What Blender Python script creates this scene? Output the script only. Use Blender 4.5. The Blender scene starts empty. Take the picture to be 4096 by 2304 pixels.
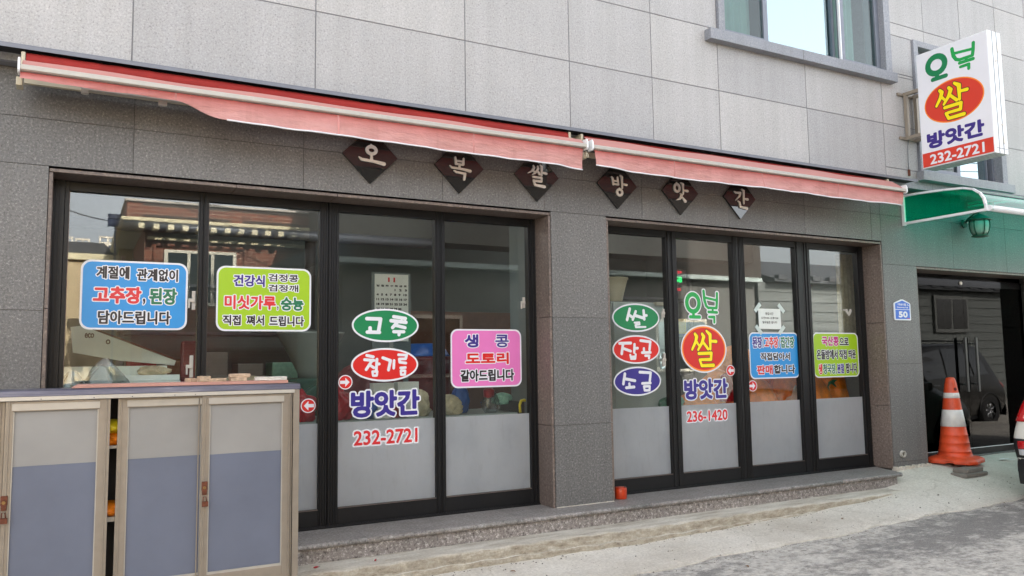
import bpy, bmesh, math, random
import numpy as np
from mathutils import Vector, Matrix
random.seed(7)
R = math.radians
scene = bpy.context.scene
col = scene.collection

# ------------------------------------------------------------------ camera
cam_d = bpy.data.cameras.new("camera")
cam = bpy.data.objects.new("camera", cam_d)
col.objects.link(cam)
scene.camera = cam
YAW, PITCH, ROLL = R(28.683), R(5.289), R(-0.830)
cam_d.sensor_width = 36.0
cam_d.lens = 36.0 * 3209.86 / 4096.0
cam_d.clip_end = 1500
cam_d.clip_start = 0.05
_f = Vector((math.sin(YAW) * math.cos(PITCH), math.cos(YAW) * math.cos(PITCH), math.sin(PITCH)))
_r = Vector((math.cos(YAW), -math.sin(YAW), 0))
_u = _r.cross(_f)
_r2 = math.cos(ROLL) * _r + math.sin(ROLL) * _u
_u2 = -math.sin(ROLL) * _r + math.cos(ROLL) * _u
m3 = Matrix((_r2, _u2, -_f)).transposed()
cam.matrix_world = Matrix.Translation((0, -5.598, 1.167)) @ m3.to_4x4()

# ------------------------------------------------------------------ light
SUN_EL, SUN_ROT = R(31.5), R(12)
EXPOSURE = 2.6
world = bpy.data.worlds.new("World")
scene.world = world
world.use_nodes = True
wn = world.node_tree
wn.nodes.clear()
sky = wn.nodes.new("ShaderNodeTexSky")
sky.sky_type = 'NISHITA'
sky.sun_disc = False
sky.sun_elevation = SUN_EL
sky.sun_rotation = SUN_ROT
sky.dust_density = 4.0
sky.air_density = 1.0
sky.ozone_density = 1.0
hs = wn.nodes.new("ShaderNodeHueSaturation")
hs.inputs['Saturation'].default_value = 0.25
bg = wn.nodes.new("ShaderNodeBackground")
bg.inputs['Strength'].default_value = 0.15
wo = wn.nodes.new("ShaderNodeOutputWorld")
wn.links.new(sky.outputs[0], hs.inputs['Color'])
wn.links.new(hs.outputs[0], bg.inputs['Color'])
wn.links.new(bg.outputs[0], wo.inputs['Surface'])

sd = bpy.data.lights.new("sun", 'SUN')
sd.energy = 3.6
sd.angle = R(0.6)
sd.color = (1.0, 0.93, 0.83)
sun = bpy.data.objects.new("sun", sd)
col.objects.link(sun)
_d = Vector((math.sin(SUN_ROT) * math.cos(SUN_EL), math.cos(SUN_ROT) * math.cos(SUN_EL), math.sin(SUN_EL)))
sun.rotation_mode = 'QUATERNION'
sun.rotation_quaternion = _d.to_track_quat('Z', 'Y')
sun.location = (0, 30, 30)

scene.view_settings.view_transform = 'Standard'
scene.view_settings.look = 'None'
scene.view_settings.exposure = EXPOSURE
scene.view_settings.gamma = 1.0
scene.render.engine = 'CYCLES'
scene.cycles.max_bounces = 10
scene.cycles.transparent_max_bounces = 24
scene.cycles.diffuse_bounces = 4
scene.cycles.glossy_bounces = 5
scene.cycles.transmission_bounces = 6
scene.cycles.sample_clamp_indirect = 6.0
scene.cycles.caustics_reflective = False
scene.cycles.caustics_refractive = False

# ------------------------------------------------------------------ materials
def lin(c):
    c = c / 255.0
    return c / 12.92 if c <= 0.04045 else ((c + 0.055) / 1.055) ** 2.4
def rgb(r, g, b):
    return (lin(r), lin(g), lin(b), 1.0)
MATS = {}
def new_mat(name):
    m = bpy.data.materials.new(name)
    m.use_nodes = True
    nt = m.node_tree
    b = nt.nodes['Principled BSDF']
    MATS[name] = m
    return m, nt, b
def N(nt, t, **kw):
    n = nt.nodes.new(t)
    for k, v in kw.items():
        if k in n.inputs:
            n.inputs[k].default_value = v
        else:
            setattr(n, k, v)
    return n
def ramp(nt, fac, stops):
    r = nt.nodes.new('ShaderNodeValToRGB')
    el = r.color_ramp.elements
    el[0].position, el[0].color = stops[0]
    el[1].position, el[1].color = stops[-1]
    for p, c in stops[1:-1]:
        e = el.new(p); e.color = c
    nt.links.new(fac, r.inputs[0])
    return r.outputs[0]
def mixc(nt, fac, a, b, mode='MIX'):
    n = nt.nodes.new('ShaderNodeMix')
    n.data_type = 'RGBA'; n.blend_type = mode
    for i, v in ((0, fac), (6, a), (7, b)):
        if hasattr(v, 'links') or isinstance(v, bpy.types.NodeSocket):
            nt.links.new(v, n.inputs[i])
        else:
            n.inputs[i].default_value = v
    return n.outputs[2]
def objco(nt, scale=(1, 1, 1)):
    t = nt.nodes.new('ShaderNodeTexCoord')
    g = nt.nodes.new('ShaderNodeNewGeometry')
    mp = nt.nodes.new('ShaderNodeMapping')
    mp.inputs['Scale'].default_value = scale
    nt.links.new(g.outputs['Position'], mp.inputs['Vector'])
    return mp.outputs[0]
def noise(nt, vec, scale, detail=2, rough=0.5):
    n = N(nt, 'ShaderNodeTexNoise', Scale=scale, Detail=detail, Roughness=rough)
    nt.links.new(vec, n.inputs['Vector'])
    return n.outputs[0]
def bump(nt, b, h, strength, dist):
    n = N(nt, 'ShaderNodeBump', Strength=strength, Distance=dist)
    nt.links.new(h, n.inputs['Height'])
    nt.links.new(n.outputs[0], b.inputs['Normal'])

def plain(name, c, rough=0.5, metal=0.0, var=0.06, scale=9.0, coat=0.0, grain=0.0, spec=0.5):
    m, nt, b = new_mat(name)
    v = objco(nt)
    n = noise(nt, v, scale, 4, 0.6)
    f = ramp(nt, n, [(0.3, (1 - var, 1 - var, 1 - var, 1)), (0.7, (1 + var * .4,) * 3 + (1,))])
    cc = mixc(nt, 1.0, c, f, 'MULTIPLY')
    nt.links.new(cc, b.inputs['Base Color'])
    b.inputs['Roughness'].default_value = rough
    b.inputs['Metallic'].default_value = metal
    b.inputs['Specular IOR Level'].default_value = spec
    if coat: b.inputs['Coat Weight'].default_value = coat
    if grain:
        bump(nt, b, noise(nt, v, 160, 2, .6), grain, 0.002)
    return m

def granite(name, base, dark, light, scale=230, rough=0.6, stain=0.12, tint=(1, 1, 1, 1), spec=.5, amp=1.0):
    m, nt, b = new_mat(name)
    v = objco(nt)
    n1 = noise(nt, v, scale, 2, 0.8)
    n3 = noise(nt, v, scale * .42, 1, 0.5)
    mm = nt.nodes.new('ShaderNodeMath'); mm.operation = 'MULTIPLY_ADD'
    mm.inputs[1].default_value = .45; nt.links.new(n3, mm.inputs[0])
    m2 = nt.nodes.new('ShaderNodeMath'); m2.operation = 'MULTIPLY'
    m2.inputs[1].default_value = .55; nt.links.new(n1, m2.inputs[0]); nt.links.new(m2.outputs[0], mm.inputs[2])
    c = ramp(nt, mm.outputs[0], [(0.5 - .14 * amp, dark), (0.46, base), (0.54, base), (0.5 + .14 * amp, light)])
    n2 = noise(nt, v, 1.1, 5, 0.6)
    s = ramp(nt, n2, [(0.3, (1 - stain,) * 3 + (1,)), (0.7, (1.0,) * 3 + (1,))])
    c = mixc(nt, 1.0, c, s, 'MULTIPLY')
    oi = nt.nodes.new('ShaderNodeObjectInfo')
    rr = ramp(nt, oi.outputs['Random'], [(0.0, (.90, .90, .91, 1)), (1.0, (1.05, 1.04, 1.03, 1))])
    c = mixc(nt, 1.0, c, rr, 'MULTIPLY')
    # soft vertical water streaks
    vs = objco(nt, (9, 9, .35))
    st = ramp(nt, noise(nt, vs, 1.0, 4, .6), [(0.36, (1 - stain, 1 - stain, 1 - stain * 1.1, 1)), (0.6, (1, 1, 1, 1))])
    c = mixc(nt, .6, c, mixc(nt, 1.0, c, st, 'MULTIPLY'))
    nt.links.new(c, b.inputs['Base Color'])
    b.inputs['Roughness'].default_value = rough
    b.inputs['Specular IOR Level'].default_value = spec
    bump(nt, b, n1, 0.25, 0.002)
    return m

granite('light_granite', rgb(177, 175, 174), rgb(140, 138, 138), rgb(200, 198, 197), 180, .65, .12, amp=1.15)
granite('trim_granite', rgb(150, 152, 158), rgb(128, 130, 137), rgb(170, 172, 176), 150, .55, .16)
granite('dark_granite', rgb(110, 108, 106), rgb(62, 60, 59), rgb(166, 164, 160), 165, .5, .16, amp=1.3)
granite('bounce_brown_granite', rgb(118, 104, 96), rgb(80, 72, 67), rgb(150, 134, 124), 120, .45, .2)  # warm bounced light put into the stone colour as brown
granite('step_granite', rgb(150, 142, 137), rgb(84, 76, 73), rgb(220, 214, 208), 85, .55, .25, amp=.95)
granite('step_top_granite', rgb(146, 140, 135), rgb(88, 83, 80), rgb(188, 183, 178), 120, .5, .3)
plain('mortar', rgb(112, 111, 113), .9)
plain('lower_sealant', rgb(72, 68, 66), .8)
plain('joint_sealant', rgb(128, 127, 130), .8)
plain('frame_black', rgb(23, 22, 23), .42, 0, .25, 30, spec=.35)
plain('frame_edge', rgb(120, 108, 102), .4, .6, .2, 20)
plain('white_vinyl', rgb(222, 222, 226), .35, 0, .02)
for nme, c in (('vinyl_blue', (40, 140, 206)), ('vinyl_lime', (156, 192, 24)), ('vinyl_green', (20, 124, 74)),
               ('vinyl_red', (208, 34, 28)), ('vinyl_navy', (54, 42, 130)), ('vinyl_pink', (220, 116, 180)),
               ('ink_black', (34, 26, 30)), ('ink_red', (208, 44, 48)), ('ink_green', (30, 110, 74)),
               ('ink_navy', (58, 40, 128)), ('ink_magenta', (186, 36, 120)), ('bright_green', (22, 158, 72)),
               ('vinyl_yellow', (250, 226, 10)), ('vinyl_orange', (244, 140, 40)), ('sign_red', (214, 60, 40)),
               ('outline_brown', (70, 30, 20)), ('plate_blue', (44, 104, 200))):
    plain(nme, rgb(*c), .38, 0, .03)
plain('satin_steel', rgb(226, 218, 208), .38, .1, .05)
plain('sign_white', rgb(232, 231, 236), .4, 0, .04, 3)
plain('aluminium_white', rgb(236, 237, 238), .35, .1, .05)
plain('aluminium_warm', rgb(148, 137, 123), .42, .25, .10, 14)
plain('aluminium_pale', rgb(178, 171, 160), .42, .25, .08, 14)
plain('aluminium_grey', rgb(122, 126, 136), .45, .3, .1)
plain('bar_white', rgb(178, 172, 163), .4, .1, .08, 20)
plain('flash_grey', rgb(112, 114, 122), .45, .3, .1)
plain('flash_black', rgb(30, 30, 34), .6)
plain('awning_red', rgb(150, 34, 28), .8, 0, .14, 6, grain=.2)
plain('cream_plastic', rgb(186, 176, 152), .4)
plain('beige_laminate', rgb(144, 141, 137), .55, 0, .13, 2.2, grain=.15)
plain('blue_laminate', rgb(101, 106, 121), .55, 0, .13, 2.2, grain=.15)
plain('interior_wall', rgb(112, 122, 122), .8, 0, .1, 2)
plain('interior_floor', rgb(96, 92, 86), .7)
plain('interior_ceiling', rgb(112, 114, 112), .8)
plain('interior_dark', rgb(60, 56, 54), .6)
plain('orange_sack', rgb(248, 136, 8), .5, 0, .35, 12, grain=.4)
plain('red_plastic', rgb(170, 34, 44), .3, 0, .3, 20)
plain('blue_plastic', rgb(44, 92, 170), .35, 0, .2, 12)
plain('maroon_plastic', rgb(110, 42, 46), .4, 0, .15)
plain('brown_panel', rgb(104, 72, 58), .6, 0, .2)
plain('cream_cloth', rgb(200, 190, 160), .7, 0, .3, 18)
plain('mint_plastic', rgb(150, 200, 180), .35, 0, .2, 25)
plain('foam_green', rgb(226, 236, 229), .75, 0, .08)
plain('paper', rgb(224, 228, 222), .8, 0, .04)
plain('tape', rgb(196, 208, 202), .4, 0, .1)
plain('fridge_steel', rgb(170, 178, 172), .4, .2, .12, 2)
plain('cone_orange', rgb(212, 76, 38), .5, 0, .32, 7, grain=.15)
plain('cone_white', rgb(206, 202, 196), .35, 0, .16, 14)
plain('slate_block', rgb(120, 114, 106), .85, 0, .2, 14, grain=.6)
plain('pvc', rgb(190, 184, 172), .5)
plain('red_tin', rgb(190, 60, 24), .3, 0, .3, 24)
plain('rust', rgb(112, 64, 44), .8, .3, .5, 60)
plain('brass', rgb(150, 116, 70), .5, .6, .3, 60)
plain('brick_beige', rgb(190, 164, 138), .85, 0, .35, 30, grain=.8)
plain('brick_pale', rgb(214, 206, 196), .85, 0, .25, 30, grain=.8)
plain('salmon_board', rgb(190, 140, 126), .6, 0, .15, 8)
plain('tyre', rgb(24, 24, 25), .8)
plain('rim', rgb(150, 152, 156), .3, .8)
plain('trim_black', rgb(26, 26, 28), .5)
plain('car_white', rgb(214, 210, 200), .25, 0, .02, coat=1.0)
plain('car_dark', rgb(52, 50, 48), .25, .4, .02, coat=1.0)
plain('lamp_frost', rgb(150, 168, 158), .4)
plain('lantern_metal', rgb(44, 84, 70), .5, .1)  # green canopy light put into the lantern colour; machine and scale reuse it
plain('beige_render', rgb(206, 186, 150), .85, 0, .12, 2)
plain('cream_paint', rgb(226, 216, 180), .7, 0, .08, 2)
plain('apartment_wall', rgb(214, 206, 190), .85, 0, .05, .3)
plain('brick_dark', rgb(74, 66, 60), .85, 0, .2, 2)
plain('concrete_dark', rgb(112, 112, 108), .85, 0, .15, 2)
plain('concrete_band', rgb(178, 190, 186), .8, 0, .1, 2)
plain('siding', rgb(104, 108, 106), .7, 0, .1, 3)
plain('roof_tile', rgb(70, 72, 76), .7, 0, .2, 8)
plain('white_frame', rgb(220, 216, 200), .5)
plain('solar_blue', rgb(40, 50, 76), .2, .1)
plain('wire_black', rgb(24, 24, 24), .6)
plain('white_scrap', rgb(224, 224, 224), .7)
plain('yellow_plastic', rgb(226, 200, 30), .4)
plain('earth', rgb(120, 116, 108), .9, 0, .2, .5)
plain('handle_dark', rgb(70, 68, 66), .5, .3)
plain('hole_shade_red', rgb(90, 14, 12), .7)
plain('siding_trim', rgb(112, 114, 112), .6)
plain('seam_pink', rgb(206, 140, 134), .85)
plain('patch_black', rgb(40, 40, 42), .08, .6, .02)
plain('carton', rgb(120, 92, 66), .85, 0, .15)
plain('carton_white', rgb(150, 148, 142), .8, 0, .12)
plain('grit', rgb(120, 114, 106), .9, 0, .5, 40)
plain('leaf_dry', rgb(120, 84, 50), .8)
plain('curtain_grey', rgb(150, 166, 162), .8, 0, .1)
plain('mesh_brown', rgb(84, 72, 64), .5)

def fabric_pink():
    m, nt, b = new_mat('awning_pink')
    g = nt.nodes.new('ShaderNodeNewGeometry')
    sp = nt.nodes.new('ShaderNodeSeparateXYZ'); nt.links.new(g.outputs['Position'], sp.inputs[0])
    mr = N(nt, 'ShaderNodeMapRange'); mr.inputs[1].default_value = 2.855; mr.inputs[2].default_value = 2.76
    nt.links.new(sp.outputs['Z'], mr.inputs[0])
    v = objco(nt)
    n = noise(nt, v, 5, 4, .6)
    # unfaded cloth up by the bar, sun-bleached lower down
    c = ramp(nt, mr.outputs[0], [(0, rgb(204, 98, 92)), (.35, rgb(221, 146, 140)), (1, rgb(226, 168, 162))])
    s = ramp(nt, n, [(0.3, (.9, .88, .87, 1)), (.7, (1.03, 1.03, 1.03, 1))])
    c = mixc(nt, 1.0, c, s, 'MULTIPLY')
    st = ramp(nt, noise(nt, objco(nt, (7, 1, .5)), 1.6, 6, .7), [(.36, (.86, .83, .80, 1)), (.5, (1, 1, 1, 1))])
    c = mixc(nt, .4, c, mixc(nt, 1.0, c, st, 'MULTIPLY'))
    nt.links.new(c, b.inputs['Base Color'])
    b.inputs['Roughness'].default_value = .8
    bump(nt, b, noise(nt, objco(nt, (2.2, 1, 9)), 3, 5, .6), .6, .03)
    tr = nt.nodes.new('ShaderNodeBsdfTranslucent'); nt.links.new(c, tr.inputs[0])
    ms = nt.nodes.new('ShaderNodeMixShader'); ms.inputs[0].default_value = .3
    out = nt.nodes['Material Output']
    nt.links.new(b.outputs[0], ms.inputs[1]); nt.links.new(tr.outputs[0], ms.inputs[2]); nt.links.new(ms.outputs[0], out.inputs[0])
fabric_pink()

def glass_mat(name, tint, ior=1.5, wav=0.0, gain=1.0, refl=(1, 1, 1, 1)):
    m, nt, b = new_mat(name)
    nt.nodes.remove(b)
    out = nt.nodes['Material Output']
    t = N(nt, 'ShaderNodeBsdfTransparent'); t.inputs[0].default_value = tint
    g = N(nt, 'ShaderNodeBsdfGlossy'); g.inputs['Roughness'].default_value = 0.0
    g.inputs[0].default_value = refl
    fr = N(nt, 'ShaderNodeFresnel', IOR=ior)
    gg = nt.nodes.new('ShaderNodeNewGeometry')      # same reflectance on both faces of the pane
    mi = nt.nodes.new('ShaderNodeMix'); mi.data_type = 'FLOAT'
    nt.links.new(gg.outputs['Backfacing'], mi.inputs[0]); mi.inputs[2].default_value = ior; mi.inputs[3].default_value = 1 / ior
    nt.links.new(mi.outputs[0], fr.inputs['IOR'])
    ma = nt.nodes.new('ShaderNodeMath'); ma.operation = 'MULTIPLY'; ma.use_clamp = True
    ma.inputs[1].default_value = gain; nt.links.new(fr.outputs[0], ma.inputs[0])
    if wav:
        bp = N(nt, 'ShaderNodeBump', Strength=wav, Distance=.02)
        nt.links.new(noise(nt, objco(nt), 1.6, 1, .4), bp.inputs['Height'])
        nt.links.new(bp.outputs[0], g.inputs['Normal'])
    ms = nt.nodes.new('ShaderNodeMixShader')
    nt.links.new(ma.outputs[0], ms.inputs[0]); nt.links.new(t.outputs[0], ms.inputs[1]); nt.links.new(g.outputs[0], ms.inputs[2])
    nt.links.new(ms.outputs[0], out.inputs[0])
    return m
glass_mat('shop_glass', (.95, .97, .96, 1), 1.52, .012, 1.25)
glass_mat('upper_glass', (.72, .82, .80, 1), 1.5, .03, 1.0)
glass_mat('mirror_glass', (.30, .40, .40, 1), 2.6, .02, 2.2, (.74, .93, .97, 1))
glass_mat('door_glass', (.10, .12, .12, 1), 1.5, .03, .34)
glass_mat('car_glass', (.06, .07, .07, 1), 1.6, 0, 3.0)
glass_mat('canopy_green', (.02, .86, .68, 1), 1.45, 0, .5)
glass_mat('canopy_roof', (.01, .90, .66, 1), 1.5, 0, 1.3)
glass_mat('lamp_glass', (.75, .85, .8, 1), 1.5, 0, 1.0)
glass_mat('poly_film', (.72, .76, .76, 1), 1.6, .6, 1.6)

def film_mat():
    m, nt, b = new_mat('frosted_film')
    v = objco(nt)
    n = noise(nt, v, 2.2, 6, .7)
    c = ramp(nt, n, [(.3, rgb(164, 167, 170)), (.5, rgb(178, 180, 182)), (.7, rgb(186, 188, 190))])
    sm = ramp(nt, noise(nt, objco(nt, (1, 1, .2)), 26, 5, .75), [(.34, (.88, .87, .86, 1)), (.46, (1, 1, 1, 1))])
    c = mixc(nt, 1.0, c, sm, 'MULTIPLY')
    nt.links.new(c, b.inputs['Base Color']); b.inputs['Roughness'].default_value = .28
    b.inputs['Specular IOR Level'].default_value = .5
    tr = nt.nodes.new('ShaderNodeBsdfTranslucent'); tr.inputs[0].default_value = (.85, .87, .88, 1)
    ms = nt.nodes.new('ShaderNodeMixShader'); ms.inputs[0].default_value = .42
    out = nt.nodes['Material Output']
    nt.links.new(b.outputs[0], ms.inputs[1]); nt.links.new(tr.outputs[0], ms.inputs[2]); nt.links.new(ms.outputs[0], out.inputs[0])
film_mat()

def emit(name, c, s):
    m, nt, b = new_mat(name)
    b.inputs['Base Color'].default_value = (0.01, .01, .01, 1)
    b.inputs['Emission Color'].default_value = c
    b.inputs['Emission Strength'].default_value = s
emit('tube_light', (1, .96, .9, 1), 4.0)
emit('led_green', (.05, 1, .25, 1), .28)
emit('led_red', (1, .05, .08, 1), .22)

def lens_mat(name, c):
    m, nt, b = new_mat(name)
    b.inputs['Base Color'].default_value = c
    b.inputs['Roughness'].default_value = .12
    b.inputs['Coat Weight'].default_value = 1.0
    bump(nt, b, noise(nt, objco(nt, (1, 1, 1)), 60, 1, .4), .2, .004)
lens_mat('lens_red', rgb(196, 16, 24)); lens_mat('lens_amber', rgb(226, 120, 30)); lens_mat('lens_clear', rgb(200, 200, 204))

def ground_mats():
    # concrete apron
    m, nt, b = new_mat('apron_concrete')
    v = objco(nt)
    c = ramp(nt, noise(nt, v, .9, 7, .65), [(.3, rgb(172, 163, 150)), (.48, rgb(198, 191, 179)), (.64, rgb(213, 207, 196))])
    c2 = ramp(nt, noise(nt, v, 55, 4, .8), [(.34, (.74, .72, .70, 1)), (.62, (1.05, 1.05, 1.05, 1))])
    c = mixc(nt, 1.0, c, c2, 'MULTIPLY')
    vc = nt.nodes.new('ShaderNodeTexVoronoi'); vc.feature = 'DISTANCE_TO_EDGE'; vc.inputs['Scale'].default_value = .8
    nz = N(nt, 'ShaderNodeTexNoise', Scale=3.0, Detail=4)
    nt.links.new(v, nz.inputs['Vector'])
    mv = nt.nodes.new('ShaderNodeMix'); mv.data_type = 'VECTOR'; mv.inputs[0].default_value = .25
    nt.links.new(v, mv.inputs[4]); nt.links.new(nz.outputs[1], mv.inputs[5]); nt.links.new(mv.outputs[1], vc.inputs['Vector'])
    cr = ramp(nt, vc.outputs[0], [(0.0, (.55, .52, .48, 1)), (.007, (1, 1, 1, 1))])
    c = mixc(nt, .35, c, mixc(nt, 1.0, c, cr, 'MULTIPLY'))
    nt.links.new(c, b.inputs['Base Color']); b.inputs['Roughness'].default_value = .88
    bump(nt, b, noise(nt, v, 26, 6, .7), .5, .008)
    # rough stained kerb ledge
    m, nt, b = new_mat('ledge_concrete')
    v = objco(nt)
    g = nt.nodes.new('ShaderNodeNewGeometry')
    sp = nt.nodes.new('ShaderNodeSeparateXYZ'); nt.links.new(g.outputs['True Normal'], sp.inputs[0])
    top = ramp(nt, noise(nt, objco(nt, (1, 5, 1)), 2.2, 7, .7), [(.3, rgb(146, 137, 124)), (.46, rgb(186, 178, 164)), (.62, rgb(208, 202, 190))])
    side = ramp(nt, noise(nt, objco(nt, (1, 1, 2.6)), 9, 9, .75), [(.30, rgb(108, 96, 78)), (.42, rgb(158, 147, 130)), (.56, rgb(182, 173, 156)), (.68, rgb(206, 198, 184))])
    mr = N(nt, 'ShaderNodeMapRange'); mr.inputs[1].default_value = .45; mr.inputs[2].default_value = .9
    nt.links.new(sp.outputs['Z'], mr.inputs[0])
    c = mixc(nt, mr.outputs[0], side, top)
    c2 = ramp(nt, noise(nt, v, 60, 4, .7), [(.3, (.8, .79, .77, 1)), (.62, (1.04, 1.04, 1.04, 1))])
    c = mixc(nt, 1.0, c, c2, 'MULTIPLY')
    nt.links.new(c, b.inputs['Base Color']); b.inputs['Roughness'].default_value = .9
    bump(nt, b, noise(nt, v, 24, 8, .75), .9, .02)
    # worn asphalt with cement slurry
    m, nt, b = new_mat('road_asphalt')
    v = objco(nt, (1, 1.6, 1))
    big = noise(nt, v, .55, 3, .5)
    fin = noise(nt, objco(nt, (1, 1.5, 1)), 5.5, 10, .82)
    ad = nt.nodes.new('ShaderNodeMath'); ad.operation = 'MULTIPLY_ADD'; ad.inputs[1].default_value = .42
    nt.links.new(big, ad.inputs[0])
    sc_ = nt.nodes.new('ShaderNodeMath'); sc_.operation = 'MULTIPLY'; sc_.inputs[1].default_value = 1.35
    nt.links.new(fin, sc_.inputs[0]); nt.links.new(sc_.outputs[0], ad.inputs[2])
    # more bare asphalt close to the building line, more slurry down the lane
    sx = nt.nodes.new('ShaderNodeSeparateXYZ'); nt.links.new(objco(nt), sx.inputs[0])
    my = N(nt, 'ShaderNodeMapRange'); my.inputs[1].default_value = -1.2; my.inputs[2].default_value = -2.0
    my.inputs[3].default_value = .06; my.inputs[4].default_value = .08
    nt.links.new(sx.outputs['Y'], my.inputs[0])
    a2 = nt.nodes.new('ShaderNodeMath'); a2.operation = 'ADD'; nt.links.new(ad.outputs[0], a2.inputs[0]); nt.links.new(my.outputs[0], a2.inputs[1])
    wa = nt.nodes.new('ShaderNodeAttribute'); wa.attribute_name = 'bare'
    a3 = nt.nodes.new('ShaderNodeMath'); a3.operation = 'SUBTRACT'; nt.links.new(a2.outputs[0], a3.inputs[0]); nt.links.new(wa.outputs['Fac'], a3.inputs[1])
    mask = ramp(nt, a3.outputs[0], [(.78, (.12, .12, .12, 1)), (.98, (1, 1, 1, 1))])
    asp = ramp(nt, noise(nt, objco(nt), 130, 3, .8), [(.32, rgb(78, 76, 75)), (.5, rgb(110, 107, 104)), (.68, rgb(152, 147, 141))])
    slu = ramp(nt, noise(nt, objco(nt), 22, 6, .75), [(.32, rgb(134, 128, 121)), (.46, rgb(178, 172, 163)), (.62, rgb(200, 195, 186))])
    c = mixc(nt, mask, asp, slu)
    nt.links.new(c, b.inputs['Base Color']); b.inputs['Roughness'].default_value = .9
    bump(nt, b, noise(nt, objco(nt), 90, 4, .8), .6, .006)
ground_mats()

def brick_mat():
    m, nt, b = new_mat('red_brick')
    t = nt.nodes.new('ShaderNodeTexBrick')
    t.inputs['Color1'].default_value = rgb(132, 74, 54); t.inputs['Color2'].default_value = rgb(104, 58, 46)
    t.inputs['Mortar'].default_value = rgb(150, 130, 112)
    t.inputs['Scale'].default_value = 1.0
    t.inputs['Brick Width'].default_value = .22; t.inputs['Row Height'].default_value = .075
    t.inputs['Mortar Size'].default_value = .006
    g = nt.nodes.new('ShaderNodeNewGeometry')
    s = nt.nodes.new('ShaderNodeSeparateXYZ'); c = nt.nodes.new('ShaderNodeCombineXYZ')
    nt.links.new(g.outputs['Position'], s.inputs[0]); nt.links.new(s.outputs['X'], c.inputs['X']); nt.links.new(s.outputs['Z'], c.inputs['Y'])
    nt.links.new(c.outputs[0], t.inputs['Vector'])
    nt.links.new(t.outputs[0], b.inputs['Base Color']); b.inputs['Roughness'].default_value = .85
brick_mat()

# ------------------------------------------------------------------ mesh helpers
class MB:
    def __init__(s): s.v = []; s.f = []; s.sm = []
    def face(s, pts, smooth=False):
        i = len(s.v); s.v += [tuple(p) for p in pts]; s.f.append(list(range(i, i + len(pts)))); s.sm.append(smooth)
        return s
    def box(s, x0, x1, y0, y1, z0, z1, mat=None):
        i = len(s.v)
        c = [(x0, y0, z0), (x1, y0, z0), (x1, y1, z0), (x0, y1, z0), (x0, y0, z1), (x1, y0, z1), (x1, y1, z1), (x0, y1, z1)]
        if mat is not None: c = [tuple(mat @ Vector(p)) for p in c]
        s.v += c
        for q in ((0, 3, 2, 1), (4, 5, 6, 7), (0, 1, 5, 4), (1, 2, 6, 5), (2, 3, 7, 6), (3, 0, 4, 7)):
            s.f.append([i + k for k in q]); s.sm.append(False)
        return s
    def prism(s, pts2, a0, a1, axis='y', smooth=False):
        """extrude a 2-D polygon; axis = extrusion axis. pts2 are (x,z) for y, (y,z) for x, (x,y) for z"""
        def P(p, a):
            return {'y': (p[0], a, p[1]), 'x': (a, p[0], p[1]), 'z': (p[0], p[1], a)}[axis]
        n = len(pts2); i = len(s.v)
        s.v += [P(p, a0) for p in pts2] + [P(p, a1) for p in pts2]
        area = sum(pts2[k][0] * pts2[(k + 1) % n][1] - pts2[(k + 1) % n][0] * pts2[k][1] for k in range(n))
        flip = (area > 0) ^ (axis == 'y')
        A = list(range(i, i + n)); B = list(range(i + n, i + 2 * n))
        s.f.append(A[::-1] if flip else A); s.f.append(B if flip else B[::-1]); s.sm += [False, False]
        for k in range(n):
            q = [i + k, i + (k + 1) % n, i + n + (k + 1) % n, i + n + k]
            s.f.append(q if flip else q[::-1]); s.sm.append(smooth)
        return s
    def tube(s, path, r, n=8, cap=True, smooth=True):
        path = [Vector(p) for p in path]
        rs = r if isinstance(r, (list, tuple)) else [r] * len(path)
        i0 = len(s.v); prev = None
        for k, p in enumerate(path):
            t = (path[min(k + 1, len(path) - 1)] - path[max(k - 1, 0)]).normalized()
            a = Vector((0, 0, 1)) if abs(t.z) < .9 else Vector((1, 0, 0))
            if prev is not None: a = prev
            u = (a - t * a.dot(t)).normalized(); prev = u
            w = t.cross(u)
            for j in range(n):
                an = 2 * math.pi * j / n
                s.v.append(tuple(p + rs[k] * (math.cos(an) * u + math.sin(an) * w)))
        for k in range(len(path) - 1):
            for j in range(n):
                a = i0 + k * n + j; b = i0 + k * n + (j + 1) % n
                s.f.append([a, b, b + n, a + n]); s.sm.append(smooth)
        if cap:
            s.f.append([i0 + j for j in range(n)][::-1]); s.sm.append(False)
            s.f.append([i0 + (len(path) - 1) * n + j for j in range(n)]); s.sm.append(False)
        return s
    def lathe(s, prof, c=(0, 0, 0), n=24, squash=None):
        i0 = len(s.v)
        for r, z in prof:
            for j in range(n):
                a = 2 * math.pi * j / n
                s.v.append((c[0] + r * math.cos(a), c[1] + r * math.sin(a), c[2] + z))
        for k in range(len(prof) - 1):
            for j in range(n):
                a = i0 + k * n + j; b = i0 + k * n + (j + 1) % n
                s.f.append([a, b, b + n, a + n]); s.sm.append(True)
        s.f.append([i0 + j for j in range(n)][::-1]); s.sm.append(False)
        s.f.append([i0 + (len(prof) - 1) * n + j for j in range(n)]); s.sm.append(False)
        return s
    def grid(s, fn, nu, nv, smooth=True):
        i0 = len(s.v)
        for a in range(nu + 1):
            for b in range(nv + 1):
                s.v.append(tuple(fn(a / nu, b / nv)))
        for a in range(nu):
            for b in range(nv):
                q = i0 + a * (nv + 1) + b
                s.f.append([q, q + nv + 1, q + nv + 2, q + 1]); s.sm.append(smooth)
        return s
    def mesh(s, name):
        me = bpy.data.meshes.new(name)
        me.from_pydata(s.v, [], s.f)
        me.polygons.foreach_set('use_smooth', s.sm)
        me.update()
        return me

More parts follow.
